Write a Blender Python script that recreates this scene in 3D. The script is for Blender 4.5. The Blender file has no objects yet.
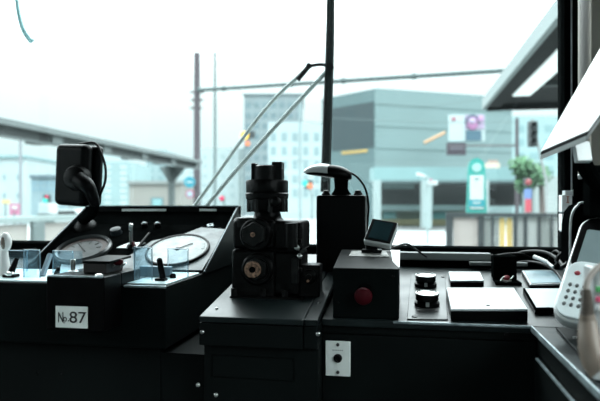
import bpy, bmesh, math, random
from mathutils import Vector as V, Matrix as M
random.seed(7)
C = bpy.context.scene.collection
H = 1.8                      # camera height above the road; shapes are laid out relative to eye level
YAW = math.radians(10.26); FPX = 580.0; HOR = 204.0
FW = V((-math.sin(YAW), math.cos(YAW), 0)); RT = V((math.cos(YAW), math.sin(YAW), 0))

def P(px, py, d):            # sight line of a picture point, at depth d
    return d * (FW + RT * ((px - 300) / FPX)) + V((0, 0, d * (HOR - py) / FPX))
def PY(px, py, Y):
    r = P(px, py, 1); return r * (Y / r.y)
def PX(px, py, X):
    r = P(px, py, 1); return r * (X / r.x)
def PZ(px, py, Z):
    r = P(px, py, 1); return r * (Z / r.z)
def RC(x0, y0, x1, y1, Y):   # rectangle in plane Y=const: X0,X1,Z0,Z1
    m = PY((x0 + x1) / 2, (y0 + y1) / 2, Y)
    a = PY(x0, (y0 + y1) / 2, Y); b = PY(x1, (y0 + y1) / 2, Y)
    t = PY((x0 + x1) / 2, y0, Y); u = PY((x0 + x1) / 2, y1, Y)
    return a.x, b.x, u.z, t.z

# ------------------------------------------------------------ materials
MT = {}
OK = .36          # outdoor surfaces: overall reflectance
def mat(name, col, rough=.5, metal=0., var=.15, scale=8., bump=0., spec=.5, emit=None, es=0., rv=.1):
    if name in MT: return MT[name]
    m = bpy.data.materials.new(name); m.use_nodes = True; nt = m.node_tree; n = nt.nodes
    b = n['Principled BSDF']; b.inputs['Metallic'].default_value = metal
    b.inputs['Specular IOR Level'].default_value = spec
    tc = n.new('ShaderNodeTexCoord'); ns = n.new('ShaderNodeTexNoise'); ns.inputs['Scale'].default_value = scale
    ns.inputs['Detail'].default_value = 5
    nt.links.new(tc.outputs['Object'], ns.inputs['Vector'])
    cr = n.new('ShaderNodeValToRGB'); cr.color_ramp.elements[0].position = .3; cr.color_ramp.elements[1].position = .7
    cr.color_ramp.elements[0].color = tuple(max(0, c * (1 - var)) for c in col) + (1,)
    cr.color_ramp.elements[1].color = tuple(min(1, c * (1 + var)) for c in col) + (1,)
    nt.links.new(ns.outputs['Fac'], cr.inputs['Fac']); nt.links.new(cr.outputs['Color'], b.inputs['Base Color'])
    mr = n.new('ShaderNodeMapRange'); mr.inputs['To Min'].default_value = max(.02, rough - rv * rough); mr.inputs['To Max'].default_value = min(1, rough + rv * rough)
    nt.links.new(ns.outputs['Fac'], mr.inputs['Value']); nt.links.new(mr.outputs['Result'], b.inputs['Roughness'])
    if bump:
        bp = n.new('ShaderNodeBump'); bp.inputs['Strength'].default_value = bump; bp.inputs['Distance'].default_value = .002
        nt.links.new(ns.outputs['Fac'], bp.inputs['Height']); nt.links.new(bp.outputs['Normal'], b.inputs['Normal'])
    if emit:
        b.inputs['Emission Color'].default_value = tuple(emit) + (1,); b.inputs['Emission Strength'].default_value = es
    MT[name] = m; return m

def clear_mat(name, tint, gloss=.06, haze=0., drops=0., hazecol=(.8, .95, .95), edge=0.):
    m = bpy.data.materials.new(name); m.use_nodes = True; nt = m.node_tree; n = nt.nodes; L = nt.links.new
    for x in list(n): n.remove(x)
    out = n.new('ShaderNodeOutputMaterial'); tr = n.new('ShaderNodeBsdfTransparent'); tr.inputs[0].default_value = tuple(tint) + (1,)
    gl = n.new('ShaderNodeBsdfGlossy'); gl.inputs['Roughness'].default_value = .03
    fr = n.new('ShaderNodeFresnel'); fr.inputs[0].default_value = 1.45
    ge = n.new('ShaderNodeNewGeometry'); inv = n.new('ShaderNodeMath'); inv.operation = 'SUBTRACT'; inv.inputs[0].default_value = 1; L(ge.outputs['Backfacing'], inv.inputs[1])
    fm = n.new('ShaderNodeMath'); fm.operation = 'MULTIPLY'; L(fr.outputs[0], fm.inputs[0]); L(inv.outputs[0], fm.inputs[1])
    mx = n.new('ShaderNodeMixShader'); L(fm.outputs[0], mx.inputs[0]); L(tr.outputs[0], mx.inputs[1]); L(gl.outputs[0], mx.inputs[2])
    last = mx.outputs[0]
    tc = n.new('ShaderNodeTexCoord')
    if haze:
        df = n.new('ShaderNodeBsdfTranslucent'); df.inputs[0].default_value = tuple(hazecol) + (1,)
        ns = n.new('ShaderNodeTexNoise'); ns.inputs['Scale'].default_value = 3; ns.inputs['Detail'].default_value = 6; L(tc.outputs['Object'], ns.inputs['Vector'])
        mr = n.new('ShaderNodeMapRange'); mr.inputs['From Min'].default_value = .35; mr.inputs['From Max'].default_value = .7
        mr.inputs['To Min'].default_value = haze * .4; mr.inputs['To Max'].default_value = haze
        L(ns.outputs['Fac'], mr.inputs['Value'])
        m2 = n.new('ShaderNodeMixShader'); L(mr.outputs[0], m2.inputs[0]); L(last, m2.inputs[1]); L(df.outputs[0], m2.inputs[2]); last = m2.outputs[0]
    if drops:
        vo = n.new('ShaderNodeTexVoronoi'); vo.inputs['Scale'].default_value = 190; vo.inputs['Randomness'].default_value = 1; L(tc.outputs['Object'], vo.inputs['Vector'])
        lt = n.new('ShaderNodeMath'); lt.operation = 'LESS_THAN'; lt.inputs[1].default_value = .2; L(vo.outputs['Distance'], lt.inputs[0])
        n2 = n.new('ShaderNodeTexNoise'); n2.inputs['Scale'].default_value = 9; L(tc.outputs['Object'], n2.inputs['Vector'])
        gt = n.new('ShaderNodeMath'); gt.operation = 'GREATER_THAN'; gt.inputs[1].default_value = .5; L(n2.outputs['Fac'], gt.inputs[0])
        mu = n.new('ShaderNodeMath'); mu.operation = 'MULTIPLY'; L(lt.outputs[0], mu.inputs[0]); L(gt.outputs[0], mu.inputs[1])
        mu2 = n.new('ShaderNodeMath'); mu2.operation = 'MULTIPLY'; mu2.inputs[1].default_value = drops; L(mu.outputs[0], mu2.inputs[0])
        dg = n.new('ShaderNodeBsdfRefraction'); dg.inputs['IOR'].default_value = 1.2; dg.inputs['Roughness'].default_value = .35
        dg.inputs[0].default_value = (.95, 1, 1, 1)
        tl = n.new('ShaderNodeBsdfTranslucent'); tl.inputs[0].default_value = (.8, .9, .9, 1)
        ad = n.new('ShaderNodeMixShader'); ad.inputs[0].default_value = .5; L(dg.outputs[0], ad.inputs[1]); L(tl.outputs[0], ad.inputs[2])
        m3 = n.new('ShaderNodeMixShader'); L(mu2.outputs[0], m3.inputs[0]); L(last, m3.inputs[1]); L(ad.outputs[0], m3.inputs[2]); last = m3.outputs[0]
    L(last, out.inputs['Surface']); MT[name] = m; return m

dark = mat('dark_green_paint', (.0018, .0033, .0033), .45, 0, .3, 14, .15, spec=.05)
desk = mat('worn_desk_paint', (.007, .011, .0115), .36, .0, .7, 12, .3, rv=.5, spec=.22)
panelm = mat('front_panel_paint', (.0035, .0052, .0052), .65, 0, .25, 6, .1, spec=.06)
black = mat('black_plastic', (.002, .002, .0022), .35, 0, .3, 30, spec=.07)
blackm = mat('black_matte', (.002, .0025, .0025), .9, 0, .3, 20, spec=.0)
rubber = mat('black_rubber', (.002, .002, .002), .5, 0, .2, 30, spec=.15)
iron = mat('cast_iron_black', (.0022, .0021, .0021), .36, .0, .4, 60, .7, spec=.13)
rust = mat('rusty_brass', (.22, .13, .085), .5, .2, .95, 200, .8)
steel = mat('worn_steel', (.55, .57, .56), .28, .9, .15, 40)
silver = mat('silver_plastic', (.55, .57, .57), .35, .3, .1, 20)
edgem = mat('worn_light_edge', (.28, .34, .36), .4, .5, .4, 50)
white = mat('white_plastic', (.82, .84, .84), .35, 0, .03, 10)
whitep = mat('white_glossy_cover', (.46, .50, .51), .35, 0, .05, 10, spec=.3)
bluegrey = mat('blue_grey_cover', (.22, .32, .36), .22, 0, .2, 12)
cream = mat('cream_paint', (.30, .27, .23), .5, 0, .1, 10)
beige = mat('beige_plastic', (.26, .205, .165), .5, 0, .15, 20)
red = mat('red_plastic', (.25, .012, .025), .5, 0, .2, 30)
redd = mat('dark_red_plastic', (.045, .003, .006), .5, 0, .2, 30, spec=.1)
copper = mat('copper_terminal', (.50, .22, .16), .4, .4, .2, 60)
paper = mat('label_paper', (.80, .85, .82), .7, 0, .06, 40)
ink = mat('black_ink', (.02, .02, .02), .7)
keym = mat('keypad_face', (.72, .80, .81), .4, 0, .08, 20)
screenm = mat('dark_screen', (.012, .03, .035), .12, 0, .3, 12)
glossy_scr = mat('glossy_screen', (.25, .32, .33), .1, 0, .1, 12)
dialm = mat('dial_face', (.72, .76, .75), .25, 0, .08, 30)
browndial = mat('brown_dial_band', (.030, .010, .007), .6, 0, .3, 30)
glass = clear_mat('windshield_glass', (.95, .985, .985), haze=.003, drops=.05)
glass2 = clear_mat('side_glass', (.95, .985, .985))
acryl = clear_mat('clear_acrylic', (.86, .93, .96), haze=.03, hazecol=(.4, .6, .7))
cabm = mat('cab_wall_paint', (.035, .04, .04), .7, 0, .2, 5)

# ------------------------------------------------------------ mesh builder
class MB:
    def __init__(s): s.bm = bmesh.new()
    def _add(s, fn, mx=None):
        b = bmesh.new(); fn(b)
        if mx is not None: bmesh.ops.transform(b, matrix=mx, verts=b.verts)
        me = bpy.data.meshes.new('t'); b.to_mesh(me); b.free(); s.bm.from_mesh(me); bpy.data.meshes.remove(me); return s
    def box(s, x0, x1, y0, y1, z0, z1):
        c = V(((x0 + x1) / 2, (y0 + y1) / 2, (z0 + z1) / 2)); d = (abs(x1 - x0), abs(y1 - y0), abs(z1 - z0))
        return s._add(lambda b: bmesh.ops.create_cube(b, size=1), M.Translation(c) @ M.Diagonal(V(d + (1,))))
    def boxm(s, mx, d): return s._add(lambda b: bmesh.ops.create_cube(b, size=1), mx @ M.Diagonal(V(tuple(d) + (1,))))
    def cyl(s, p0, p1, r, r2=None, n=24):
        p0 = V(p0); p1 = V(p1); d = p1 - p0; q = d.to_track_quat('Z', 'Y').to_matrix().to_4x4()
        return s._add(lambda b: bmesh.ops.create_cone(b, cap_ends=True, segments=n, radius1=r, radius2=r if r2 is None else r2, depth=d.length), M.Translation((p0 + p1) / 2) @ q)
    def sph(s, c, r, mx=None, n=20):
        if not hasattr(r, '__len__'): r = (r, r, r)
        t = M.Translation(V(c)) @ (mx if mx is not None else M.Identity(4)) @ M.Diagonal(V(tuple(r) + (1,)))
        return s._add(lambda b: bmesh.ops.create_uvsphere(b, u_segments=n, v_segments=n // 2, radius=1), t)
    def poly(s, pts, vec=None):
        def f(b):
            vs = [b.verts.new(p) for p in pts]; fa = b.faces.new(vs)
            if vec is not None:
                r = bmesh.ops.extrude_face_region(b, geom=[fa]); vv = [g for g in r['geom'] if isinstance(g, bmesh.types.BMVert)]
                bmesh.ops.translate(b, vec=V(vec), verts=vv)
            bmesh.ops.recalc_face_normals(b, faces=b.faces)
        return s._add(f)
    def lathe(s, p, axis, prof, n=28):
        q = V(axis).to_track_quat('Z', 'Y').to_matrix().to_4x4()
        def f(b):
            rings = [[b.verts.new((r * math.cos(2 * math.pi * k / n), r * math.sin(2 * math.pi * k / n), h)) for k in range(n)] for r, h in prof]
            for a, c in zip(rings, rings[1:]):
                for k in range(n): b.faces.new((a[k], a[(k + 1) % n], c[(k + 1) % n], c[k]))
            b.faces.new(rings[0][::-1]); b.faces.new(rings[-1]); bmesh.ops.recalc_face_normals(b, faces=b.faces)
        return s._add(f, M.Translation(V(p)) @ q)
    def tube(s, pts, r, n=8, sub=6, ribs=0):
        pts = [V(p) for p in pts]; path = []
        if len(pts) > 2:
            ex = [pts[0] * 2 - pts[1]] + pts + [pts[-1] * 2 - pts[-2]]
            for i in range(1, len(ex) - 2):
                for k in range(sub):
                    t = k / sub; a, b_, c, d = ex[i - 1:i + 3]
                    path.append(.5 * ((2 * b_) + (c - a) * t + (2 * a - 5 * b_ + 4 * c - d) * t * t + (3 * b_ - a - 3 * c + d) * t ** 3))
            path.append(pts[-1])
        else: path = pts
        def f(b):
            prev = None; up = V((0, 0, 1)); rings = []
            for i, p in enumerate(path):
                t = (path[min(i + 1, len(path) - 1)] - path[max(i - 1, 0)]).normalized()
                if prev is None:
                    u = t.cross(up); u = t.cross(V((1, 0, 0))) if u.length < .1 else u
                else: u = prev - t * prev.dot(t)
                u.normalize(); prev = u; w = t.cross(u); rr = r[0] + (r[1] - r[0]) * i / (len(path) - 1) if hasattr(r, '__len__') else r
                if ribs and i % 2: rr *= ribs
                rings.append([b.verts.new(p + rr * (math.cos(2 * math.pi * k / n) * u + math.sin(2 * math.pi * k / n) * w)) for k in range(n)])
            for a, c in zip(rings, rings[1:]):
                for k in range(n): b.faces.new((a[k], a[(k + 1) % n], c[(k + 1) % n], c[k]))
            b.faces.new(rings[0][::-1]); b.faces.new(rings[-1]); bmesh.ops.recalc_face_normals(b, faces=b.faces)
        return s._add(f)

def make(name, mb, m, parent=None, bevel=0., seg=2, label=None):
    me = bpy.data.meshes.new(name); mb.bm.to_mesh(me); mb.bm.free()
    me.materials.append(m)
    for p in me.polygons: p.use_smooth = True
    me.set_sharp_from_angle(angle=math.radians(35))
    o = bpy.data.objects.new(name, me); C.objects.link(o)
    if parent: o.parent = parent
    if bevel:
        md = o.modifiers.new('bevel', 'BEVEL'); md.width = bevel; md.segments = seg; md.limit_method = 'ANGLE'; md.angle_limit = math.radians(40); md.harden_normals = True
    if label: o['label'] = label
    return o
def root(name):
    o = bpy.data.objects.new(name, None); o.empty_display_size = .05; C.objects.link(o); return o
def desc(o):
    r = [o]
    for c in o.children: r += desc(c)
    return r
def fin(o, label=None, cat=None, group=None, kind=None):
    """move the origin of a finished thing to its base and tag it"""
    bpy.context.view_layer.update()
    ms = [x for x in desc(o) if x.type == 'MESH']
    pts = [v.co for x in ms for v in x.data.vertices]
    lo = V([min(p[i] for p in pts) for i in range(3)]); hi = V([max(p[i] for p in pts) for i in range(3)])
    b = V(((lo.x + hi.x) / 2, (lo.y + hi.y) / 2, lo.z))
    for me in {x.data for x in ms}: me.transform(M.Translation(-b))
    o.location = b + V((0, 0, H))
    if label: o['label'] = label
    if cat: o['category'] = cat
    if group: o['group'] = group
    if kind: o['kind'] = kind
    return o
def copy(o, off=(0, 0, 0), label=None, parent=None, rz=0):
    c = o.copy(); C.objects.link(c)
    if parent: c.parent = parent
    else: c.location = o.location + V(off); c.rotation_euler.z += rz
    if label: c['label'] = label
    for ch in list(o.children): copy(ch, parent=c)
    return c
def struct(name, mb, m, bevel=0., parent=None):
    o = make(name, mb, m, parent, bevel)
    if not parent: fin(o, kind='structure')
    return o
def text(name, s, size, origin, u, v, m, parent, depth=.0003, xs=1.):
    cu = bpy.data.curves.new(name, 'FONT'); cu.body = s; cu.size = size; cu.extrude = depth
    to = bpy.data.objects.new(name, cu); C.objects.link(to); bpy.context.view_layer.update()
    me = bpy.data.meshes.new_from_object(to.evaluated_get(bpy.context.evaluated_depsgraph_get())); bpy.data.objects.remove(to)
    u = V(u).normalized(); v = V(v).normalized(); w = u.cross(v)
    R = M((u * xs, v, w)).transposed().to_4x4()
    me.transform(M.Translation(V(origin)) @ R); me.materials.clear(); me.materials.append(m)
    o = bpy.data.objects.new(name, me); C.objects.link(o); o.parent = parent; return o

def frame(o, u, v):
    u = V(u).normalized(); w = u.cross(V(v)).normalized(); v2 = w.cross(u)
    m = M((u, v2, w)).transposed().to_4x4(); m.translation = V(o); return m

# ============================================================ CAB SHELL
SILL = -.108; WTOP = .90; XR = .377
struct('floor', MB().box(-2, 1.2, -1.6, 1.6, -1.05, -.98), cabm)
struct('ceiling', MB().box(-2, 1.2, -1.6, 1.6, 1.02, 1.08), cabm)
b = MB(); b.box(-2, 1.2, -1.66, -1.6, -1, -.1); b.box(-2, 1.2, -1.66, -1.6, .36, 1.05); b.box(-2, -1.6, -1.66, -1.6, -.1, .36); b.box(.7, 1.2, -1.66, -1.6, -.1, .36)
struct('wall_back', b, cabm)
b = MB(); b.box(-2, -1.95, -1.6, 1.6, -1, -.15); b.box(-2, -1.95, -1.6, 1.6, .75, 1.05); b.box(-2, -1.95, -1.6, -1.3, -.15, .75); b.box(-2, -1.95, 1.45, 1.6, -.15, .75)
struct('wall_left', b, cabm)
b = MB(); b.box(.9, .95, -1.6, 1.6, -1, -.1); b.box(.9, .95, -1.6, 1.6, .8, 1.05); b.box(.9, .95, .7, 1.6, -.1, .8); b.box(.9, .95, -1.6, -1.4, -.1, .8)
struct('wall_right', b, cabm)
for nm_, bx_, fr_ in (('window_4', (.92, .924, -1.4, .7, -.1, .8), [(.91, .94, -1.4, .7, -.1, -.07), (.91, .94, -1.4, .7, .77, .8), (.91, .94, -.4, -.36, -.1, .8)]),
                      ('window_5', (-1.6, .7, -1.632, -1.628, -.1, .36), [(-1.6, .7, -1.65, -1.61, -.1, -.07), (-1.6, .7, -1.65, -1.61, .33, .36), (-.5, -.45, -1.65, -1.61, -.1, .36)])):  # unseen windows, added and sized to light the faces toward the camera
    w = root(nm_); b = MB()
    for f_ in fr_: b.box(*f_)
    make('window_frame', b, black, w); make('window_pane', MB().box(*bx_), glass2, w); fin(w, kind='structure')
b = MB(); b.box(-1.95, .9, 1.50, 1.56, -1, SILL - .025); b.box(-1.95, .9, 1.50, 1.56, WTOP + .03, 1.05)
b.box(.4475, .9, 1.48, 1.56, SILL - .025, WTOP + .03); b.box(.404, .4475, 1.50, 1.56, SILL - .025, .062)
struct('wall_front', b, blackm)
w = root('window_1')
b = MB(); b.box(-1.95, .404, 1.47, 1.55, SILL - .03, SILL); b.box(-1.95, .404, 1.47, 1.55, WTOP, WTOP + .035)
b.box(-1.95, -1.88, 1.47, 1.55, SILL, WTOP); b.box(XR + .016, .404, 1.47, 1.55, SILL, WTOP); b.box(XR, XR + .0145, 1.485, 1.55, SILL, WTOP)
make('window_frame', b, blackm, w, .002)
make('gasket', MB().box(XR + .0145, XR + .0162, 1.478, 1.55, SILL, WTOP), silver, w)
make('window_pane', MB().box(-1.88, XR, 1.518, 1.522, SILL, WTOP), glass, w)
fin(w, kind='structure')
w = root('window_2')
make('window_pane', MB().box(.404, .4235, 1.518, 1.521, .062, WTOP), glass2, w)
b = MB()
for k in range(60): b.box(.4085, .4095, 1.514, 1.516, .07 + k * .0122, .075 + k * .0122)
make('frit_dots', b, mat('grey_frit', (.25, .3, .3), .7), w)
fin(w, kind='structure')
struct('trim_1', MB().box(.4235, .4475, 1.44, 1.56, .062, WTOP + .03), cream, .003)
w = root('window_3')  # unseen side window, added to bring light into the cab
b = MB(); b.box(-1.99, -1.96, -1.3, 1.45, -.15, -.12); b.box(-1.99, -1.96, -1.3, 1.45, .72, .75); b.box(-1.99, -1.96, .1, .14, -.12, .72)
make('window_frame', b, black, w); make('window_pane', MB().box(-1.978, -1.974, -1.3, 1.45, -.12, .72), glass2, w)
fin(w, kind='structure')

# ============================================================ DESK (right)
SL = .1157; def_z = lambda Y: -.20 + SL * (Y - 1)
t = root('control_desk')
b = MB(); b.poly([(-.142, 1.0, -.20), (.46, 1.0, -.20), (.46, 1.42, def_z(1.42)), (-.142, 1.42, def_z(1.42))], (0, 0, -.012))
make('desk_top', b, desk, t, .0015)
make('front_edge', MB().box(-.02, .204, .997, 1.0015, -.2035, -.1988), edgem, t, .0015, label='bright worn metal edge strip')
b = MB(); b.box(-.142, .21, 1.002, 1.02, -.98, -.2265); b.box(-.142, .21, 1.005, 1.02, -.225, -.212)
make('front_panel', b, panelm, t, .001)
p = PY(507, 335, 1.002); b = MB(); b.lathe(p, (0, -1, 0), [(.004, -.001), (.004, .001), (.002, .002)])
make('rivet', b, iron, t)
fin(t, 'dark green metal control desk top with plain front panel below windshield', 'desk')

t = root('side_console')
b = MB(); b.box(.204, .70, .15, .998, -.212, -.20); make('console_top', b, desk, t, .0015)
make('edge_strip', MB().box(.2018, .2050, .15, 1.0, -.2085, -.1985), edgem, t, .0012, label='bright worn metal edge strip')
b = MB(); b.box(.206, .22, .15, .99, -.98, -.245); b.box(.21, .22, .15, .99, -.243, -.212); make('side_panel', b, panelm, t, .001)
make('trim_rail', MB().box(.203, .207, .15, .97, -.2465, -.2435), edgem, t, label='thin shiny rail')
fin(t, 'dark side console with bright metal edge running along the right', 'console')
# shallow black box lying on the side console behind handset
p0 = PZ(552, 333, -.198); 
b = MB(); b.poly([PZ(556, 330, -.199), PZ(580, 330, -.199), PZ(600, 352, -.199), PZ(579, 356, -.199)], (0, 0, .004))
o = make('cover_plate', b, dark, None, .001); make('screw', MB().cyl(PZ(575, 338, -.195), PZ(575, 338, -.195) + V((0, 0, .002)), .003), steel, o)
fin(o, 'small dark rectangular cover plate on the side console edge', 'plate')

# ============================================================ CONTROLLER PEDESTAL
t = root('controller_pedestal')
def slab(x0, x1, y0, y1, z0, th): return [(x0, y0, z0), (x1, y0, z0), (x1, y1, z0 + SL * 1.35 * (y1 - y0)), (x0, y1, z0 + SL * 1.35 * (y1 - y0))], (0, 0, -th)
pl, ve = slab(-.349, -.166, .95, 1.40, -.193, .01); make('top_plate', MB().poly(pl, ve), desk, t, .002)
pl, ve = slab(-.1655, -.143, .955, 1.40, -.1935, .01); make('cover_strip', MB().poly(pl, ve), desk, t, .001)
b = MB(); b.box(-.349, -.168, .952, 1.2, -.243, -.2045); b.box(-.345, -.143, .965, 1.2, -.98, -.243); b.box(-.167, -.143, .957, 1.2, -.243, -.2045)
make('front_panel', b, panelm, t, .0015)
b = MB(); b.box(-.33, -.185, .9635, .966, -.262, -.2612); b.box(-.33, -.185, .9635, .966, -.30, -.2992); b.box(-.33, -.3292, .9635, .966, -.30, -.2612); b.box(-.1858, -.185, .9635, .966, -.30, -.2612)
make('panel_seam', b, dark, t)
for (sx, sy, yy) in ((202, 332, .952), (318, 334, .957), (198, 385, .965), (216, 395, .965)):
    make('screw', MB().lathe(PY(sx, sy, yy), (0, -1, 0), [(.0036, -.001), (.0036, .001), (.0022, .0022)], 12), steel, t)
make('screw', MB().lathe(V((-.330, .99, -.1865)), (0, -.1, 1), [(.003, -.001), (.003, .001), (.002, .002)], 12), steel, t)
make('screw', MB().lathe(V((-.153, 1.04, -.1795)), (0, -.1, 1), [(.003, -.001), (.003, .001), (.002, .002)], 12), steel, t)
fin(t, 'low dark metal pedestal carrying the cast iron brake valve', 'pedestal')

# socket plate
t = root('socket_plate')
x0, x1, z0, z1 = RC(325.5, 341, 350.5, 376, 1.0)
b = MB(); b.box(x0, x1, .9985, 1.0018, z0, z1); make('plate', b, paper, t, .0012)
cx = (x0 + x1) / 2
for zz in (z0 + .007, z1 - .006): make('screw', MB().lathe((cx, .9985, zz), (0, -1, 0), [(.003, 0), (.003, .0012), (.002, .002)], 12), mat('dull_screw', (.05, .05, .05), .5, .5), t)
b = MB(); b.lathe((cx, .9985, (z0 + z1) / 2 + .001), (0, -1, 0), [(.0075, 0), (.0075, .002), (.0055, .003), (.0045, .001), (.0015, .001)], 20)
make('jack_socket', b, iron, t)
b = MB()
for k in range(6): b.box(cx - .009 + k * .0031, cx - .0073 + k * .0031, .9983, .9987, z1 - .0165, z1 - .0148)
make('tiny_lettering', b, mat('grey_ink', (.12, .14, .14), .7), t)
fin(t, 'small white socket plate with two screws on the desk front', 'socket')

# ============================================================ BOX WITH RED BUTTON
t = root('switch_box')
zb = -.1985; yb, yf = 1.15, 1.008
prof = [(yf, zb), (yf, -.1115), (yb, -.0900), (yb, zb + .018)]
make('body', MB().poly([(-.124, y, z) for y, z in prof], (.114, 0, 0)), dark, t, .002)
bc = PY(364, 294, yf)
make('button_collar', MB().lathe(bc + V((.002, 0, .004)), (0, -1, 0), [(.014, -.002), (.014, .004), (.011, .006)]), blackm, t)
make('red_button', MB().lathe(bc, (0, -1, -.1), [(.008, 0), (.008, .010), (.0145, .012), (.0155, .016), (.0135, .021), (.007, .024), (.001, .0245)]), redd, t, label='dull red mushroom button')
def topz(y): return -.1115 + (y - yf) / (yb - yf) * .0215
b = MB(); ys = (1.09, 1.132); b.poly([(-.104, ys[0], topz(ys[0])), (-.029, ys[0], topz(ys[0])), (-.036, ys[1], topz(ys[1])), (-.102, ys[1], topz(ys[1]))], (0, 0, .0016))
make('name_plate', b, mat('worn_name_plate', (.20, .20, .19), .5, .2, .6, 130), t, label='worn pale metal name plate')
b = MB(); b.poly([(-.022, 1.06, topz(1.06) - .001), (-.0095, 1.015, topz(1.015) - .001), (-.0095, 1.148, topz(1.148) - .001), (-.028, 1.148, topz(1.148) - .001)], (0, 0, .0015))
make('corner_flap', b, silver, t, label='bright bare metal corner')
for (sx, sy) in ((338, 303), (393, 277)): make('screw', MB().lathe(PY(sx, sy, yf), (0, -1, 0), [(.0025, -.001), (.0025, .001), (.001, .0015)], 12), iron, t)
fin(t, 'dark metal box with a red mushroom button on its front', 'switch box')

# small display on top
t = root('display_module')
d = 1.11
c0 = P(364.5, 240, d); c1 = P(389.5, 244.5, d - .018); up = (P(372, 219, d + .035) - c0)
mx = frame(c0, c1 - c0, up); wd = (c1 - c0).length; hg = up.length
make('body', MB().boxm(mx @ M.Translation((wd / 2, hg / 2, -.007)), (wd + .004, hg + .004, .014)), silver, t, .003)
make('bezel', MB().boxm(mx @ M.Translation((wd / 2, hg / 2 + .001, .0005)), (wd + .001, hg - .001, .002)), black, t, .0015)
make('screen', MB().boxm(mx @ M.Translation((wd / 2, hg / 2 + .001, .0013)), (wd - .011, hg - .011, .0016)), screenm, t)
b = MB(); f0 = V((-.062, 1.128, topz(1.128))); b.box(f0.x - .02, f0.x + .018, f0.y - .014, f0.y + .012, f0.z, f0.z + .006); b.box(f0.x - .012, f0.x + .01, f0.y - .006, f0.y + .01, f0.z, f0.z + .022)
make('stand', b, black, t, .001)
make('cable', MB().tube([f0 + V((.012, .008, .012)), f0 + V((.03, .012, .006)), f0 + V((.045, .02, .010)), V((.005, 1.25, -.085)), V((.03, 1.35, -.108)), V((.05, 1.40, -.125))], .0022), rubber, t)
fin(t, 'small tilted square display module on top of the red button box', 'display')

# tall black casing with silver teardrop head
t = root('equipment_post')
d = 1.25; x0, x1, z0, z1 = RC(316, 195, 365.5, 300, d); z0 = def_z(1.30) - .012
make('casing', MB().box(x0, x1, d, d + .085, z0, z1), black, t, .006, 3)
for q in (326, 358):
    pp = PY(q, 195, d + .02); pp.z = z1; make('bolt', MB().lathe(pp, (0, 0, 1), [(.010, -.001), (.010, .003), (.0075, .006), (.006, .010), (.003, .011)], 16), iron, t)
cx = PY(341, 190, d + .03).x
make('neck', MB().lathe((cx, d + .035, z1 - .002), (0, 0, 1), [(.023, 0), (.021, .006), (.0165, .012), (.015, .018), (.0155, .030), (.017, .042)]), blackm, t)
# head: a teardrop, blunt top, pointed toward the left
def drop(b_, c, L, axis_u, axis_w, n=24, m=14, sc=1., hz=(.012, .012)):
    rings = []
    for i in range(m + 1):
        s = i / m; x = (1 - math.cos(math.pi * s)) / 2
        wdt = math.sin(math.pi * s) ** .75 * (.45 + .55 * x) * .026 * sc + .0004
        ring = []
        for k in range(n):
            a = 2 * math.pi * k / n; zz = math.sin(a) * (hz[0] if math.sin(a) > 0 else hz[1]) * math.sin(math.pi * s) ** .7 * (.55 + .45 * x)
            ring.append(b_.verts.new(c + axis_u * (L * (1 - x)) + axis_w * (wdt * math.cos(a)) + V((0, 0, zz + .004 * math.sin(math.pi * x)))))
        rings.append(ring)
    for a, c_ in zip(rings, rings[1:]):
        for k in range(n): b_.faces.new((a[k], a[(k + 1) % n], c_[(k + 1) % n], c_[k]))
    b_.faces.new(rings[0][::-1]); b_.faces.new(rings[-1]); bmesh.ops.recalc_face_normals(b_, faces=b_.faces)
hc = V((cx + .024, d + .035, z1 + .039)); au = V((-.975, -.18, .10)).normalized(); aw = V((-.18, .98, 0)).normalized()
b = MB(); b._add(lambda q: drop(q, hc, .104, au, aw, sc=1.1, hz=(.025, .012))); make('sensor_head', b, black, t)
b = MB(); b._add(lambda q: drop(q, hc + V((-.030, -.003, .003)), .078, au, aw, sc=1.12, hz=(.026, .004))); make('head_cover', b, silver, t, label='pale silver teardrop cover')
pth = [hc + V((-.006, 0, .012)), P(357, 177, d + .04), P(365, 188, d + .04), P(368.5, 205, d + .05), P(367.5, 225, d + .05), P(367, 245, d + .07)]
make('cable', MB().tube(pth, .0024), rubber, t)
fin(t, 'tall black casing topped by a silver teardrop sensor head and cable', 'sensor')

# ============================================================ BRAKE VALVE
t = root('brake_valve')
Y0 = 1.04
def q(px, py, y=Y0): return PY(px, py, y)
XL, XRt, zB, zT = RC(233, 222, 303, 300, Y0)
zB = -.183
b = MB(); b.box(q(229, 0, Y0 + .012).x, q(303, 0, Y0 + .012).x, Y0 + .012, Y0 + .125, zB - .005, zB + .010); make('base_flange', b, iron, t, .003)
b = MB()
yq = Y0 + .02; fx = lambda px: q(px - 1.5, 0, yq).x; fz = lambda py: q(268, py, yq).z
b.box(fx(232.5), fx(276), yq, Y0 + .11, zB + .004, fz(250))
b.box(fx(233.5), fx(276), yq + .002, Y0 + .11, fz(249.5), fz(220.5))
b.box(fx(272), fx(301), yq + .01, Y0 + .12, zB + .01, fz(251.5))
b.box(fx(272), fx(303), yq + .01, Y0 + .12, fz(251), fz(221))
b.box(fx(236), fx(299), yq + .016, Y0 + .10, zB + .01, fz(222.5))
make('valve_body', b, iron, t, .007, 3)
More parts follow.
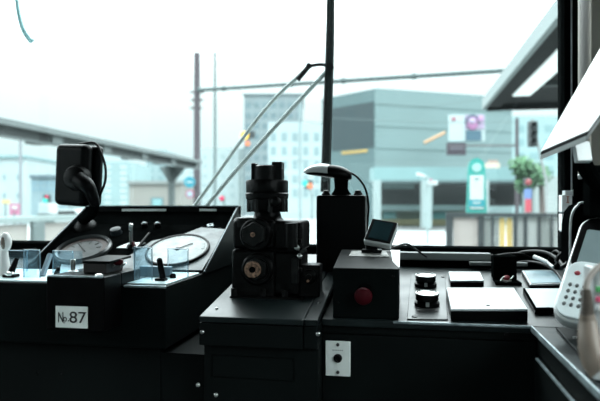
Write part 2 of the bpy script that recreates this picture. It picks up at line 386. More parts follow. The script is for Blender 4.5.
# shoulder
cyn = Y0 + .065; cxn = q(267.5, 0).x * cyn / Y0
b = MB(); b.lathe((cxn, cyn, q(0, 224).z), (0, 0, 1), [(.045, -.01), (.045, 0), (.036, .006), (.028, .013), (.025, .024), (.0235, .036)], 32)
make('neck', b, iron, t)
b = MB(); s_ = (Y0 + .065) / Y0
def zc(py): return q(0, py + 3.2).z * s_
rr = .0415
b.lathe((cxn - .001, cyn, 0), (0, 0, 1), [(.034, zc(207)), (.037, zc(205)), (.0375, zc(197)), (rr, zc(196)), (rr + .001, zc(191.5)), (rr - .001, zc(190.5)), (rr, zc(189)), (rr, zc(180.5)), (rr - .002, zc(179)), (.026, zc(179)), (.0255, zc(166.5)), (.0225, zc(165.5)), (.0215, zc(168)), (.004, zc(168))], 36)
make('cap', b, iron, t)
for k in range(8):
    a = math.radians(22.5 + 45 * k); cc = V((cxn + math.cos(a) * rr * .86, cyn + math.sin(a) * rr * .86, 0))
    make('cap_bolt', MB().cyl(cc + V((0, 0, zc(208))), cc + V((0, 0, zc(194))), .0052, n=6), iron, t)
for (px_, w_, py_) in ((255, .0045, 163.5), (278.2, .010, 162.5)):
    xx = q(px_, 0).x * s_; b = MB(); b.box(xx - w_, xx + w_, cyn - .014, cyn + .012, zc(179.5), zc(py_)); make('crown_lug', b, iron, t, .002)
make('key_shaft', MB().lathe((cxn - .003, cyn - .018, 0), (0, 0, 1), [(.006, zc(189)), (.006, zc(168)), (.004, zc(166.5))], 16), mat('polished_iron', (.14, .14, .14), .35, .8), t)
make('cap_boss', MB().lathe((q(281.5, 0).x * 1.05 - .006, cyn - .036, zc(199)), (0, -1, 0), [(.0095, -.006), (.0095, .004), (.007, .006), (.003, .0065)], 20), iron, t)
# hex plugs
p1 = q(256.5, 234.5, Y0 + .02); b = MB(); b.lathe(p1, (0, -1, 0), [(.0310, -.004), (.0310, .006), (.028, .009), (.023, .009)], 32); fl = make('plug_flange', b, iron, t)
p2 = q(253.5, 234.5, Y0); b = MB(); b.cyl(p2 + V((0, .014, 0)), p2 + V((0, -.006, 0)), .0240, .0225, n=6); make('hex_head', b, mat('grey_iron', (.011, .012, .0118), .5, .0, .5, 70, .4, spec=.1), fl, .0012)
make('centre_mark', MB().lathe(p2 + V((0, -.006, 0)), (0, -1, 0), [(.005, -.001), (.0045, .0008), (.001, .001)], 12), rust, fl)
p1 = q(258, 269, Y0 + .02); b = MB(); b.lathe(p1, (0, -1, 0), [(.031, -.004), (.031, .005), (.027, .009), (.0225, .009), (.0215, .006)], 32); fl = make('plug_flange', b, iron, t)
p2 = q(255.5, 269, Y0 + .01); make('hex_head', MB().cyl(p2 + V((0, .01, 0)), p2 + V((0, -.006, 0)), .0225, .0210, n=6), mat('grey_iron', (.035, .037, .036), .5), fl, .001)
p3 = q(252.7, 269.5, Y0); make('worn_centre', MB().lathe(p3, (0, -1, 0), [(.0160, 0), (.0150, .0035), (.010, .004), (.0080, .003)], 20), rust, fl, label='worn rusty brass centre')
make('centre_bore', MB().cyl(p3 + V((0, -.002, 0)), p3 + V((0, -.0042, 0)), .0058, n=16), blackm, fl)
# right side bits
b = MB(); b.cyl(q(291, 223), q(291, 247), .012, n=20); make('side_tube', b, iron, t)
b = MB(); b.box(q(289, 0).x, q(296, 0).x, Y0 + .018, Y0 + .04, q(0, 278).z, q(0, 254).z); make('side_rib', b, mat('grey_iron', (.035, .037, .036), .5), t, .003)
for (bx, by) in ((301, 224), (301.5, 241), (299, 250), (303, 257), (302, 270)):
    c_ = q(bx, by, Y0 + .03); make('stud', MB().cyl(c_, c_ + V((-.02, 0, 0)), .0048, n=6), iron, t); 
for (bx, by) in ((296.5, 247), (299.5, 255.5)):
    c_ = q(bx, by, Y0 + .015); make('shiny_nut', MB().lathe(c_, (0, -1, .3), [(.005, -.012), (.005, .001), (.003, .002)], 6), steel, t)
p4 = q(309, 277, Y0 + .03); b = MB(); b.box(p4.x - .022, p4.x + .019, Y0 + .035, Y0 + .08, zB + .002, p4.z + .022); make('side_block', b, iron, t, .003)
make('pipe_plug', MB().lathe(p4 + V((0, .006, 0)), (0, -1, 0), [(.014, -.002), (.014, .005), (.010, .007), (.006, .007), (.0055, .010), (.001, .0105)], 20), iron, t)
make('plug_pin', MB().lathe(q(308, 281, Y0 + .018), (0, -1, 0), [(.0025, 0), (.0022, .004)], 8), rust, t)
for bx in (233, 262, 284):
    c_ = q(bx, 288, Y0 + .008); make('foot_bolt', MB().cyl((c_.x, c_.y + .01, zB + .01), (c_.x, c_.y + .01, zB + .024), .007, n=6), iron, t)
make('shoulder', MB().lathe((fx(243), yq + .022, fz(222)), (0, 0, 1), [(.022, -.01), (.022, .002), (.018, .007), (.006, .009)], 24), iron, t)
fin(t, 'black cast iron brake valve with two hexagonal plugs and crowned top', 'brake valve')

# ============================================================ DESK INSTRUMENTS
# plate with two ringed push buttons
t = root('button_plate')
def dz(px, py, lift=0):      # picture point on the sloped desk top
    r = P(px, py, 1); k = (-.20 - SL) / (r.z - SL * r.y); return r * k + V((0, 0, lift))
NV = V((0, -SL, 1)).normalized()
cor = [dz(407, 320.0), dz(448, 320.5), dz(445, 275), dz(411, 275)]
make('plate', MB().poly([c + NV * .0002 for c in cor], NV * .002), desk, t, .001)
for (sx, sy) in ((414.5, 318), (443, 278)): make('slotted_screw', MB().lathe(dz(sx, sy, .002), NV, [(.005, 0), (.005, .0012), (.003, .002)], 14), iron, t)
for i, (bx, by) in enumerate(((425.5, 287), (427, 306.5))):
    c_ = dz(bx, by, .002)
    bb = make('button_base', MB().lathe(c_, NV, [(.0225, 0), (.0230, .003), (.0225, .007), (.0185, .009), (.0185, .016)], 28), black, t)
    make('ring', MB().lathe(c_ + NV * .011, NV, [(.0195, 0), (.0210, .001), (.0205, .006), (.0215, .009), (.0212, .0125), (.0185, .0135), (.0165, .0120), (.016, .0085), (.001, .0085)], 28), mat('glossy_black_ring', (.004, .004, .004), .15), bb)
    make('thin_rim', MB().lathe(c_ + NV * .0236, NV, [(.0208, 0), (.0204, .0011), (.0192, .0013), (.0188, 0)], 28), steel, bb)
    make('push_button', MB().lathe(c_ + NV * .018, NV, [(.0140, 0), (.0140, .0035), (.012, .0045), (.002, .005)], 24), whitep, bb)
    make('lug', MB().box(c_.x - .003, c_.x + .003, c_.y - .028, c_.y - .020, c_.z + .002, c_.z + .009), steel, bb)
make('marking_label', MB().poly([dz(417.5, 312, .0024), dz(439, 312.5, .0024), dz(438.5, 308.5, .0024), dz(417.5, 308.5, .0024)], (0, 0, .0004)), mat('dark_label', (.05, .05, .05), .6), t)
fin(t, 'desk plate with two chrome ringed round push buttons', 'push buttons')

def module(name, pts, h, mtop, label, cat, hole=None, rim=None):
    t = root(name); base = [dz(*p) for p in pts]
    # pts are the outline of the raised top: lower each corner straight down on to the desk
    k = []
    for p in pts:
        r = P(p[0], p[1], 1); s = (-.20 - SL + h) / (r.z - SL * r.y); k.append(r * s)
    make('housing', MB().poly([c - NV * (h - .0003) for c in k], NV * (h - .004)), black, t, .001)
    make('cover', MB().poly([c - NV * .004 for c in k], NV * .004), mtop, t, .0012)
    if rim:
        cc = sum(k, V()) / 4; inn = [cc + (c - cc) * .90 for c in k]
        make('inset_face', MB().poly([c + NV * .0002 for c in inn], NV * .0008), rim, t)
    if hole:
        r = P(hole[0], hole[1], 1); s = (-.20 - SL + h) / (r.z - SL * r.y); hc_ = r * s
        make('screw_hole', MB().cyl(hc_ - NV * .001, hc_ + NV * .0006, .0032, n=12), blackm, t)
    return fin(t, label, cat)
module('panel_cover', [(451, 309), (528, 309), (514, 287.5), (446.5, 287.5)], .021, whitep, 'large white topped flat box in the middle of the right desk', 'cover box', (488, 305.5))
module('panel_cover', [(450.5, 280.5), (484, 280.5), (480, 271.5), (448.5, 271.5)], .013, whitep, 'small white topped box behind the large white one', 'cover box')
module('panel_cover', [(535, 309), (575, 309), (560, 288), (523, 288)], .010, blackm, 'white topped box with black rim beside the keypad terminal', 'cover box', (538, 303), whitep)
t = module('flat_screen', [(530, 284.5), (568, 283), (556, 270), (522, 270.5)], .010, whitep, 'blue grey glossy flat panel near the cable bundle', 'panel', None, bluegrey)
# small black bracket with red screw
t = root('relay_bracket')
b = MB(); a = dz(498, 287); c_ = dz(522, 287)
b.box(a.x, c_.x, a.y + .06, a.y + .10, a.z, a.z + .058); b.box(a.x - .002, c_.x + .002, a.y + .015, a.y + .10, a.z - .002, a.z + .008)
make('bracket_body', b, blackm, t, .001)
c_ = V(((a.x + c_.x) / 2, a.y + .04, a.z + .0085)); make('red_screw', MB().lathe(c_ + V((0, .0, .006)), (0, -.5, 1), [(.006, -.004), (.006, .003), (.003, .005)], 12), red, t)
make('washer', MB().lathe(c_ + V((0, 0, -.001)), NV, [(.010, 0), (.010, .002), (.006, .003)], 16), steel, t)
make('spring_clip', MB().tube([c_ + V((-.014, -.004, 0)), c_ + V((-.006, -.002, .008)), c_ + V((.006, -.002, .004)), c_ + V((.014, 0, .01))], .0013), steel, t)
fin(t, 'small black bracket with a red screw behind the large cover box', 'bracket')
# grey tube along the sill
t = root('lamp_tube')
x0, x1, z0, z1 = RC(399, 252.5, 491, 260.5, 1.43)
make('tube_housing', MB().box(x0, x1, 1.425, 1.445, z0, z1), mat('pale_grey_metal', (.16, .18, .175), .4, .1, .08, 10), t, .004, 3)
make('end_cap', MB().cyl((x1 - .001, 1.435, (z0 + z1) / 2), (x1 + .006, 1.435, (z0 + z1) / 2), .006), black, t)
make('lead', MB().tube([(x1, 1.435, (z0 + z1) / 2), PY(505, 254.5, 1.43), PY(520, 253.8, 1.44), PY(531, 258, 1.45)], .003), rubber, t)
for q_ in (402, 486): 
    xx = PY(q_, 0, 1.43).x; make('clip', MB().box(xx - .004, xx + .004, 1.43, 1.47, z0 - .012, z0 + .001), black, t)
fin(t, 'pale grey tube housing lying along the windshield sill', 'tube')
x0, x1, z0, z1 = RC(470, 262.5, 528, 266, 1.40)
b = MB(); b.box(x0, x1, 1.40, 1.42, z0, z1); o = make('metal_strip', b, mat('dull_grey_strip', (.12, .13, .13), .5, .3), None, .001); fin(o, 'thin dull grey metal strip below the grey tube housing', 'strip')
x0, x1, z0, z1 = RC(399, 246, 560, 253, 1.46)
# cables
cabs = [([P(512, 256, 1.4), P(525, 252, 1.38), P(543, 252, 1.33), P(556, 258, 1.28), P(566, 270, 1.2), P(572, 281, 1.15)], .0042, 'thick black cable arching over the others toward the terminal'),
        ([P(548, 262, 1.34), P(551, 255, 1.32), P(556, 251, 1.30), P(561, 256, 1.28), P(558, 263, 1.28), P(551, 268, 1.3)], .0030, 'thin black cable looped near the windshield corner'),
        ([P(500, 268, 1.38), P(522, 262, 1.36), P(542, 264, 1.30), P(556, 272, 1.25), P(565, 285, 1.15)], .0032, 'lower black cable lying on the desk behind the flat panel')]
for pts, r, lb in cabs: fin(make('cable', MB().tube(pts, r), rubber), lb, 'cable', 'cables in the desk corner')
t = root('white_connector'); 
a, c_ = P(534, 256.5, 1.31), P(547, 262, 1.28)
make('connector_body', MB().tube([a, c_], .0045, n=10), white, t); make('connector_tail', MB().tube([c_, P(553, 267, 1.26)], .003), white, t)
fin(t, 'white cable connector among the black cables', 'connector')
fin(make('cable', MB().tube([P(556, 262, 1.2), P(559, 256, 1.2), P(565, 252, 1.2), P(569, 255, 1.2), P(567, 263, 1.2), P(561, 268, 1.19)], .0045), rubber), 'short stiff cable loop directly left of the terminal', 'cable', 'cables in the desk corner')

# terminal strip on right post
def termblock(y0):
    t = root('terminal_block'); Y = 1.44
    x0, x1, z0, z1 = RC(562, y0, 572, y0 + 17, Y)
    make('base', MB().box(x0, x1, Y, 1.47, z0, z1), white, t, .001)
    u = (z1 - z0) / 17; xm = x0 + (x1 - x0) * .62; b = MB()
    b.box(xm - .004, xm + .0015, Y - .003, Y, z0 + u * 9, z0 + u * 10); b.box(xm - .004, xm + .0015, Y - .003, Y, z0 + u * 15, z0 + u * 16); b.box(xm - .0022, xm - .0003, Y - .003, Y, z0 + u * 9, z0 + u * 16)
    make('copper_link', b, copper, t)
    make('clamp', MB().box(xm, x1 + .003, Y - .006, Y, z0 + u * 1, z0 + u * 6), white, t, .0008)
    make('divider', MB().box(x0 - .004, x1, Y - .002, Y + .005, z0 - u * .8, z0 + u * .2), edgem, t)
    return t
fin(termblock(195), 'upper white terminal block with copper link on the windshield post', 'terminal block', 'terminal blocks on the post')
fin(termblock(214), 'lower white terminal block with copper link on the windshield post', 'terminal block', 'terminal blocks on the post')
t = root('hinge'); x0, x1, z0, z1 = RC(565, 190.5, 573, 195, 1.44); make('leaf', MB().box(x0, x1, 1.44, 1.465, z0, z1), silver, t, .001); make('pin', MB().cyl((x1, 1.445, z0 - .002), (x1, 1.445, z1 + .002), .002), steel, t)
fin(t, 'small silver hinge just above the terminal blocks', 'hinge')

# ============================================================ KEYPAD TERMINAL
t = root('keypad_terminal')
oB = P(549, 316, .86); oR = P(626, 334, .80); oT = P(583, 214, .98)
_v = (oT - oB).normalized(); _u = (oR - oB); _u = _u - _v * _u.dot(_v); oR = oB + _u; mx = frame(oB, _u, oT - oB); W = (oR - oB).length; HH = (mx.inverted() @ oT).y
def rr2(x0, x1, y0, y1, r, z0, th, n=6):
    pts = []
    for (cx_, cy_, a0) in ((x1 - r, y1 - r, 0), (x0 + r, y1 - r, 90), (x0 + r, y0 + r, 180), (x1 - r, y0 + r, 270)):
        for k in range(n + 1): a = math.radians(a0 + 90 * k / n); pts.append(mx @ V((cx_ + r * math.cos(a), cy_ + r * math.sin(a), z0)))
    return MB().poly(pts, (mx.to_3x3() @ V((0, 0, th))))
make('housing', rr2(0, W, 0, HH, .028, -.022, .020), silver, t, .004, 3)
make('bezel', rr2(.003, W - .003, HH * .44, HH - .004, .025, -.004, .004), black, t, .002)
make('keypad_face', rr2(.004, W - .004, .004, HH * .52, .022, -.003, .006), keym, t, .002)
make('screen', rr2(.014, W - .008, HH * .50, HH * .84, .004, -.0035, .005), glossy_scr, t)
hp_ = [P(570, 262, 1.0), P(570.5, 225, 1.0), P(573, 212, 1.0), P(578, 205.5, 1.0), P(586, 202.5, 1.0), P(640, 202.5, 1.0), P(640, 262, 1.0)]
hd = make('hood', MB().poly([p + FW * .004 for p in hp_], FW * .03), blackm, t)
make('hood_rim', MB().tube(hp_[:6], .0022, sub=4), silver, hd)
def lp(x, y, z): return mx @ V((x, y, z))
R3 = mx.copy(); R3.translation = V((0, 0, 0))
for r_ in range(4):
    for c__ in range(9):
        x = .015 + c__ * .0098; y = .026 + r_ * .0125
        if x > W - .01: continue
        make('key', MB().sph(lp(x, y, .003), (.0028, .0040, .0018), R3, 10), mat('dark_grey_key', (.06, .07, .07), .5), t)
make('red_key', MB().sph(lp(.020, HH * .40, .003), (.0045, .0045, .003), R3, 12), red, t, label='small red key')
make('black_key', MB().boxm(mx @ M.Translation((.052, HH * .43, .004)), (.011, .010, .005)), black, t, .002)
make('yellow_key', MB().sph(lp(.045, .014, .003), (.005, .004, .003), R3, 12), mat('yellow_key', (.6, .5, .12), .5), t)
b = MB(); a = P(600, 300, .93); b.poly([P(572, 322, .9) , P(606, 330, .86), P(620, 240, 1.0), P(590, 235, 1.06)], (.02, .05, -.01)); make('back_stand', b, blackm, t)
fin(t, 'tilted silver grey keypad terminal with screen at the right edge', 'keypad terminal')

# beige handset plug with ribbed boot
t = root('handset_plug')
make('plug_body', MB().tube([P(587, 314, .60), P(588, 325, .60), P(590, 345, .59), P(595, 360, .585), P(603, 369, .58)], (.0072, .0155), n=16), beige, t)
make('ribbed_boot', MB().tube([P(587, 317, .60), P(587, 304, .605), P(586, 290, .61)], (.0062, .0048), n=16, sub=9, ribs=1.2), mat('brown_grey_rubber', (.10, .08, .065), .5), t)
make('cord', MB().tube([P(586, 291, .61), P(587.5, 281, .615), P(592, 273, .62), P(599, 267, .625), P(612, 262, .63), P(630, 262, .64)], .0035, n=12), mat('pale_beige_cord', (.30, .26, .23), .5), t)
fin(t, 'beige handset plug with ribbed boot in front of the keypad terminal', 'plug')
# control pad at the very right edge
t = root('indicator_box')
x0, x1, z0, z1 = RC(594, 268, 640, 322, .70)
make('body', MB().box(x0, x1, .70, .74, -.199, z1), silver, t, .003)
for i, (py_, m_) in enumerate(((289, mat('green_cap', (.1, .45, .15), .4)), (299, mat('pink_cap', (.75, .12, .22), .4)), (307, white))):
    p = PY(599, py_, .70); make('button', MB().box(p.x - .004, p.x + .012, .695, .70, p.z - .003, p.z + .003), m_, t, .001)
fin(t, 'narrow indicator box with coloured buttons at the right picture edge', 'control box')

# ============================================================ WHITE TRAY UPPER RIGHT
t = root('fare_tray')
A_, B_, C_, D_, E_, F_ = P(541, 151, .84), P(603, 43, .84), P(660, -40, .84), P(690, 30, .72), P(604, 108, .745), P(588, 130.5, .765)
nn = V((-.8, -.12, .55)).normalized()
def proj(p): r = p.normalized(); return r * (A_.dot(nn) / r.dot(nn))
face = [proj(p) for p in (A_, B_, C_, D_, E_, F_)]
dn = V((.0, .006, -.0085))
make('white_cover', MB().poly(face, -nn * .001 + dn * .1), white, t, .0004)
make('rubber_gasket', MB().poly([p + dn * .12 + (p - face[0]) * 0 for p in face], dn * .55), rubber, t)
make('silver_tray', MB().poly([p + dn * .68 for p in face], dn * .85), silver, t, .001)
fin(t, 'large white tilted cover with silver underside at upper right', 'cover')
t = root('mounting_arm')
b = MB(); b.tube([P(581, 156, .83), P(587, 170, .86), P(596, 182, .9), P(612, 196, .95)], .012, n=10); make('arm', b, blackm, t)
b = MB(); b.boxm(frame(P(582, 152, .80), RT, V((0, .3, 1))), (.022, .03, .010)); make('clamp', b, silver, t, .002)
b = MB(); p = P(590, 165, .95); b.box(p.x, p.x + .12, p.y, p.y + .04, PY(590, 205, .95).z - .02, p.z + .0); make('column', b, blackm, t, .004)
make('cross_bar', MB().tube([P(578, 177, .97), P(604, 173, .95)], .004), silver, t)
fin(t, 'black mounting arm holding the white cover', 'arm')
b = MB(); b.box(.412, .86, 1.425, 1.475, -.165, .058)
fin(make('equipment_cabinet', b, blackm, None, .01), 'plain black cabinet right of the terminal blocks behind the keypad terminal', 'cabinet')

# ============================================================ LEFT CONSOLE
t = root('instrument_console')
zt = -.149; X1 = -.425
b = MB(); b.box(-1.9, X1, .985, 1.46, -.262, zt); make('console_body', b, dark, t, .002)
b = MB(); b.box(-1.9, X1 - .02, 1.01, 1.4, -.98, -.262); b.box(-1.9, -.352, 1.012, 1.4, -.98, -.275)
make('lower_panel', b, panelm, t, .001)
for (sx, sy) in ((38, 373), (62, 374)): make('screw', MB().lathe(PY(sx, sy, 1.012), (0, -1, 0), [(.003, -.001), (.003, .001), (.002, .002)], 12), steel, t)
make('front_edge', MB().box(-.505, X1 + .001, .983, .989, zt - .003, zt + .0012), edgem, t, .001)
# hood: side plates, back, riser, sloped gauge panel
hx0, hx1 = -.85, -.42
side = [(1.183, zt), (1.19, zt + .008), (1.435, -.008), (1.46, -.004), (1.46, zt)]
for x in (hx0, hx1 - .006):
    sp = make('side_plate', MB().poly([(x, y, z) for y, z in side], (.006, 0, 0)), dark, t, .001)
    make('edge_highlight', MB().tube([(x + .003, 1.186, zt + .004), (x + .003, 1.44, -.0055)], .0017), mat('dull_edge', (.08, .11, .125), .4, .3, .3, 40), sp, label='painted bevel highlight')  # pale tube stands in for the highlight along the glossy bevel
b = MB(); b.box(hx0, hx1, 1.437, 1.46, -.03, -.0045); make('hood_rim', b, black, t, .002)
make('rim_edge', MB().box(hx0, hx1, 1.434, 1.438, -.0065, -.0038), edgem, t)
riser = [(1.395, -.052), (1.437, -.02), (1.45, -.02), (1.45, -.06)]
make('riser', MB().poly([(hx0 + .006, y, z) for y, z in riser], (hx1 - hx0 - .012, 0, 0)), blackm, t)
pa, pb = V((0, 1.183, zt - .0)), V((0, 1.40, -.050)); pv = (pb - pa).normalized(); pn = V((1, 0, 0)).cross(pv).normalized()
pm = mat('gauge_panel_gloss', (.0022, .0026, .0026), .85, 0, .5, 25, .25, spec=.0)
make('gauge_panel', MB().poly([(hx0 + .006, pa.y, pa.z), (hx1 - .006, pa.y, pa.z), (hx1 - .006, pb.y, pb.z), (hx0 + .006, pb.y, pb.z)], pn * -.012), pm, t)
def pp(px, py, lift=0.):     # picture point on the sloped gauge panel
    r = P(px, py, 1); return r * (pa.dot(pn) / r.dot(pn)) + pn * lift
for (l0, l1) in ((122, 166), (199.5, 216.5)):
    x0, x1, z0, z1 = RC(l0, 208.8, l1, 211.2, 1.4365); make('label_strip', MB().box(x0, x1, 1.4355, 1.437, z0, z1), paper, t, label='pale narrow label strip')
# paler plate under the big gauge, sky reflection put into its colour
gp = mat('grey_sky_sheen', (.09, .105, .11), .3, .0, .6, 30, .6, spec=.15)
pts = [pp(124, 274), pp(205, 274), pp(212, 232), pp(186, 226), pp(178, 232), pp(147, 232)]
g0 = [pa + V((-.515, 0, 0)) + pv * .01, pa + V((-.43, 0, 0)) + pv * .01, pa + V((-.43, 0, 0)) + pv * .205, pa + V((-.50, 0, 0)) + pv * .215, pa + V((-.53, 0, 0)) + pv * .18, pa + V((-.60, 0, 0)) + pv * .14, pa + V((-.645, 0, 0)) + pv * .01]
make('sky_sheen_plate', MB().poly([p + pn * .0005 for p in g0], pn * .002), gp, t, .0008)
# big gauge (right)
gc = pp(178, 251.5, .003); gr = .0725
g = make('gauge_rim', MB().lathe(gc, pn, [(gr + .002, 0), (gr + .002, .003), (gr, .0055), (gr - .004, .005), (gr - .004, .003)], 64), black, t, label='round black rim of the right gauge')
gd = mat('cloudy_dial', (.27, .30, .30), .25, 0, .30, 28, .3, spec=.15)
make('dial', MB().lathe(gc, pn, [(gr - .0035, 0), (gr - .0035, .0035), (.001, .0036)], 64), gd, g, label='white dial of the right gauge')
make('hub', MB().lathe(gc + pn * .0036, pn, [(.0055, 0), (.005, .003), (.001, .0035)], 16), iron, g)
ndl = gc + pn * .005; make('needle', MB().tube([ndl, ndl + V((.028, 0, 0)) + pv * .026], .0009, n=5), iron, g)
b = MB()
for k in range(25):
    a = math.radians(-40 + k * 260 / 24); dd = V((math.cos(a), 0, 0)) + pv * math.sin(a); p = gc + pn * .0038
    b.tube([p + dd * (.060 if k % 4 else .055), p + dd * .065], .0005, n=4)
make('scale_marks', b, mat('faint_scale_ink', (.35, .4, .4), .6), g)
# left gauge
gc = pp(84, 252, .003); gr = .062
g = make('gauge_rim', MB().lathe(gc, pn, [(gr + .004, 0), (gr + .004, .007), (gr, .012), (gr - .005, .009), (gr - .006, .003)], 64), mat('grey_rim', (.03, .033, .034), .3, .3), t, label='raised grey rim of the left gauge')
make('dial', MB().lathe(gc, pn, [(gr - .006, 0), (gr - .006, .0035), (.001, .0036)], 64), mat('shaded_dial', (.055, .06, .06), .6, 0, .4, 60), g, label='grey dial of the left gauge')
b = MB(); n_ = 40; ro, ri = gr - .006, gr - .018; ring = []
for k in range(n_):
    a0 = math.radians(-10 + 200 * k / n_); a1 = math.radians(-10 + 200 * (k + 1) / n_); f = lambda r, a: gc + pn * .0038 + V((math.cos(a) * r, 0, 0)) + pv * (math.sin(a) * r)
    b.poly([f(ri, a0), f(ro, a0), f(ro, a1), f(ri, a1)], pn * .0006)
make('coloured_band', b, browndial, g, label='brown band around the dial')
b = MB()
for k in range(5):
    a = math.radians(20 + k * 35); dd = V((math.cos(a), 0, 0)) + pv * math.sin(a); p = gc + pn * .004; b.tube([p + dd * .030, p + dd * .041], .0009, n=4)
make('scale_marks', b, ink, g)
make('needle', MB().tube([gc + pn * .005 + V((.01, 0, 0)) - pv * .01, gc + pn * .005 + V((-.03, 0, 0)) + pv * .03], .0012, n=5), ink, g)
make('reflection_patch', MB().poly([pp(60, 271, .0015), pp(84, 271, .0015), pp(83, 254, .0015), pp(72, 251, .0015), pp(65, 256, .0015)], pn * .002), white, t, label='painted white reflection left of the numbered box toggle')  # white patch paints a reflection on to the gauge panel
# knobs on the panel
def knob(px, py, r, h, m_, nm='knob', lb=None):
    c_ = pp(px, py, 0); return make(nm, MB().lathe(c_, pn, [(r, 0), (r * 1.05, h * .2), (r * .9, h * .6), (r * .95, h * .9), (r * .6, h), (.0008, h * 1.02)], 24), m_, t, label=lb)
knob(116.5, 234, .014, .016, mat('grey_knob', (.014, .019, .022), .45, spec=.12), lb='grey round knob')
for kx in (145, 158): 
    k_ = knob(kx, 227, .008, .012, black); make('knob_cap', MB().lathe(pp(kx, 227, .012), pn, [(.005, 0), (.004, .0015), (.001, .002)], 14), mat('dull_edge', (.08, .11, .125), .4), k_)
k_ = knob(210.5, 226, .0085, .004, edgem, 'slotted_screw'); make('screw_centre', MB().lathe(pp(210.5, 226, .004), pn, [(.004, 0), (.004, .001)], 12), iron, k_)
# chrome toggle with red tag
c_ = pp(131.5, 247); tg = make('toggle_base', MB().lathe(c_, pn, [(.011, 0), (.011, .004), (.007, .008), (.005, .009)], 20), iron, t)
tip = P(131, 225.5, c_.dot(FW) - .03); make('toggle_lever', MB().tube([c_ + pn * .007, tip], (.0034, .0046), n=12), steel, tg, label='chrome lever')
make('toggle_tip', MB().sph(tip, .0052), steel, tg)
make('red_tag', MB().tube([c_ + pn * .012 + V((.006, 0, 0)), c_ + pn * .006 + V((.014, -.01, -.004))], .004, n=10), redd, tg)
wp = [c_ + V((-.034, -.01, 0)) , c_ + V((.01, -.01, 0)), c_ + V((.028, .02, .0)), c_ + V((-.012, .02, 0))]
wp = [p - pn * ((p - pa).dot(pn)) + pn * .001 for p in wp]
make('reflection_patch', MB().poly(wp, pn * .002), whitep, t, label='painted white reflection below the toggle')  # sky reflected around the toggle, painted as a white patch
make('black_lever', MB().tube([pp(139, 249, .006), pp(150, 237, .010)], .0032, n=8), black, t)
fin(t, 'dark instrument console with two round gauges under a raised hood', 'instrument console')

# tray surface with switches left and right of the No.87 box
t = root('switch_tray')
b = MB(); b.box(-1.25, -.622, .99, 1.17, zt + .0002, zt + .004); make('tray', b, mat('bright_tray', (.60, .72, .74), .3, .2, .15, 12), t, .001)
def guard(t_, x0, x1, y, h, r=.004, m_=acryl, dx=0.):
    make('acrylic_guard', MB().poly([(x0, y, zt + .004), (x1, y, zt + .004), (x1, y, zt + h - r), (x1 - r, y, zt + h), (x0 + r, y, zt + h), (x0, y, zt + h - r)], (0, .003, 0)), m_, t_)
    make('guard_edge', MB().tube([(x0, y, zt + .004), (x0, y, zt + h - r), (x0 + r, y, zt + h), (x1 - r, y, zt + h), (x1, y, zt + h - r), (x1, y, zt + .004)], .0009, n=5, sub=2), mat('pale_blue_edge', (.16, .24, .30), .3), t_)
def guard_px(t_, a, b_, top, Y, side=0.):
    x0 = PY(a, top, Y).x; x1 = PY(b_, top, Y).x; h = PY((a + b_) / 2, top, Y).z - zt
    guard(t_, x0, x1, Y, h)
    if side: make('acrylic_guard', MB().poly([(x0, Y, zt + .004), (x0, Y + side, zt + .004), (x0, Y + side, zt + h), (x0, Y, zt + h)], (-.003, 0, 0)), acryl, t_)
guard_px(t, 24, 40, 250, 1.03, .04); guard_px(t, -10, 27, 250.5, 1.12); guard_px(t, 53, 73, 251, 1.10)
a = PY(10, 276, 1.03); a.z = zt + .004; tp = PY(16.5, 259, 1.05)
l_ = make('switch_base', MB().box(a.x - .012, a.x + .014, a.y - .008, a.y + .012, zt + .003, zt + .010), black, t, .002)
make('switch_lever', MB().tube([a + V((0, 0, .004)), tp], (.0075, .0045), n=12), black, l_)
make('switch_nut', MB().lathe(a + V((.002, -.004, .006)), (.2, -.2, 1), [(.009, 0), (.009, .003), (.006, .005)], 6), steel, l_)
a = PY(57, 274, 1.06); a.z = zt + .004; 
for dx_, h_ in ((0, .012),): make('button', MB().lathe(a, (0, 0, 1), [(.006, 0), (.006, h_ * .5), (.004, h_), (.001, h_ * 1.05)], 14), iron, t)
make('slanted_arm', MB().tube([PY(42, 277, 1.05), PY(50, 255, 1.10)], .006, n=6), mat('blue_grey_metal', (.12, .18, .22), .4, .3), t)
fin(t, 'bright switch tray with clear guards left of the numbered box', 'switch tray')
t = root('switch_tray')
b = MB(); b.poly([(-.507, 1.0, zt + .0003), (-.43, 1.0, zt + .0003), (-.43, 1.175, zt + .0003), (-.507, 1.175, zt + .0003)], (0, 0, .003)); make('tray', b, mat('bright_tray', (.60, .72, .74), .3), t, .001)
guard_px(t, 134.5, 152, 247.5, 1.03, .06); guard_px(t, 168, 188, 249, 1.10)
make('blue_grey_bar', MB().box(PY(139, 0, 1.09).x, PY(170, 0, 1.09).x, 1.09, 1.104, zt + .003, zt + .024), mat('blue_grey_metal', (.12, .18, .22), .4, .3), t, .002)
a = PY(163, 276, 1.04); a.z = zt + .003; tp = PY(159.5, 260.5, 1.03)
l_ = make('switch_base', MB().box(a.x - .014, a.x + .006, a.y - .008, a.y + .01, zt + .002, zt + .008), black, t, .002)
make('switch_lever', MB().tube([a + V((0, 0, .003)), tp], (.0062, .0055), n=14), black, l_)
make('lever_tip', MB().sph(tp, .0055), black, l_)
a = PY(173, 271, 1.08); a.z = zt + .003; make('button', MB().lathe(a, (0, 0, 1), [(.006, 0), (.006, .006), (.004, .009), (.001, .0095)], 14), black, t)
fin(t, 'bright switch tray with a black lever right of the numbered box', 'switch tray')

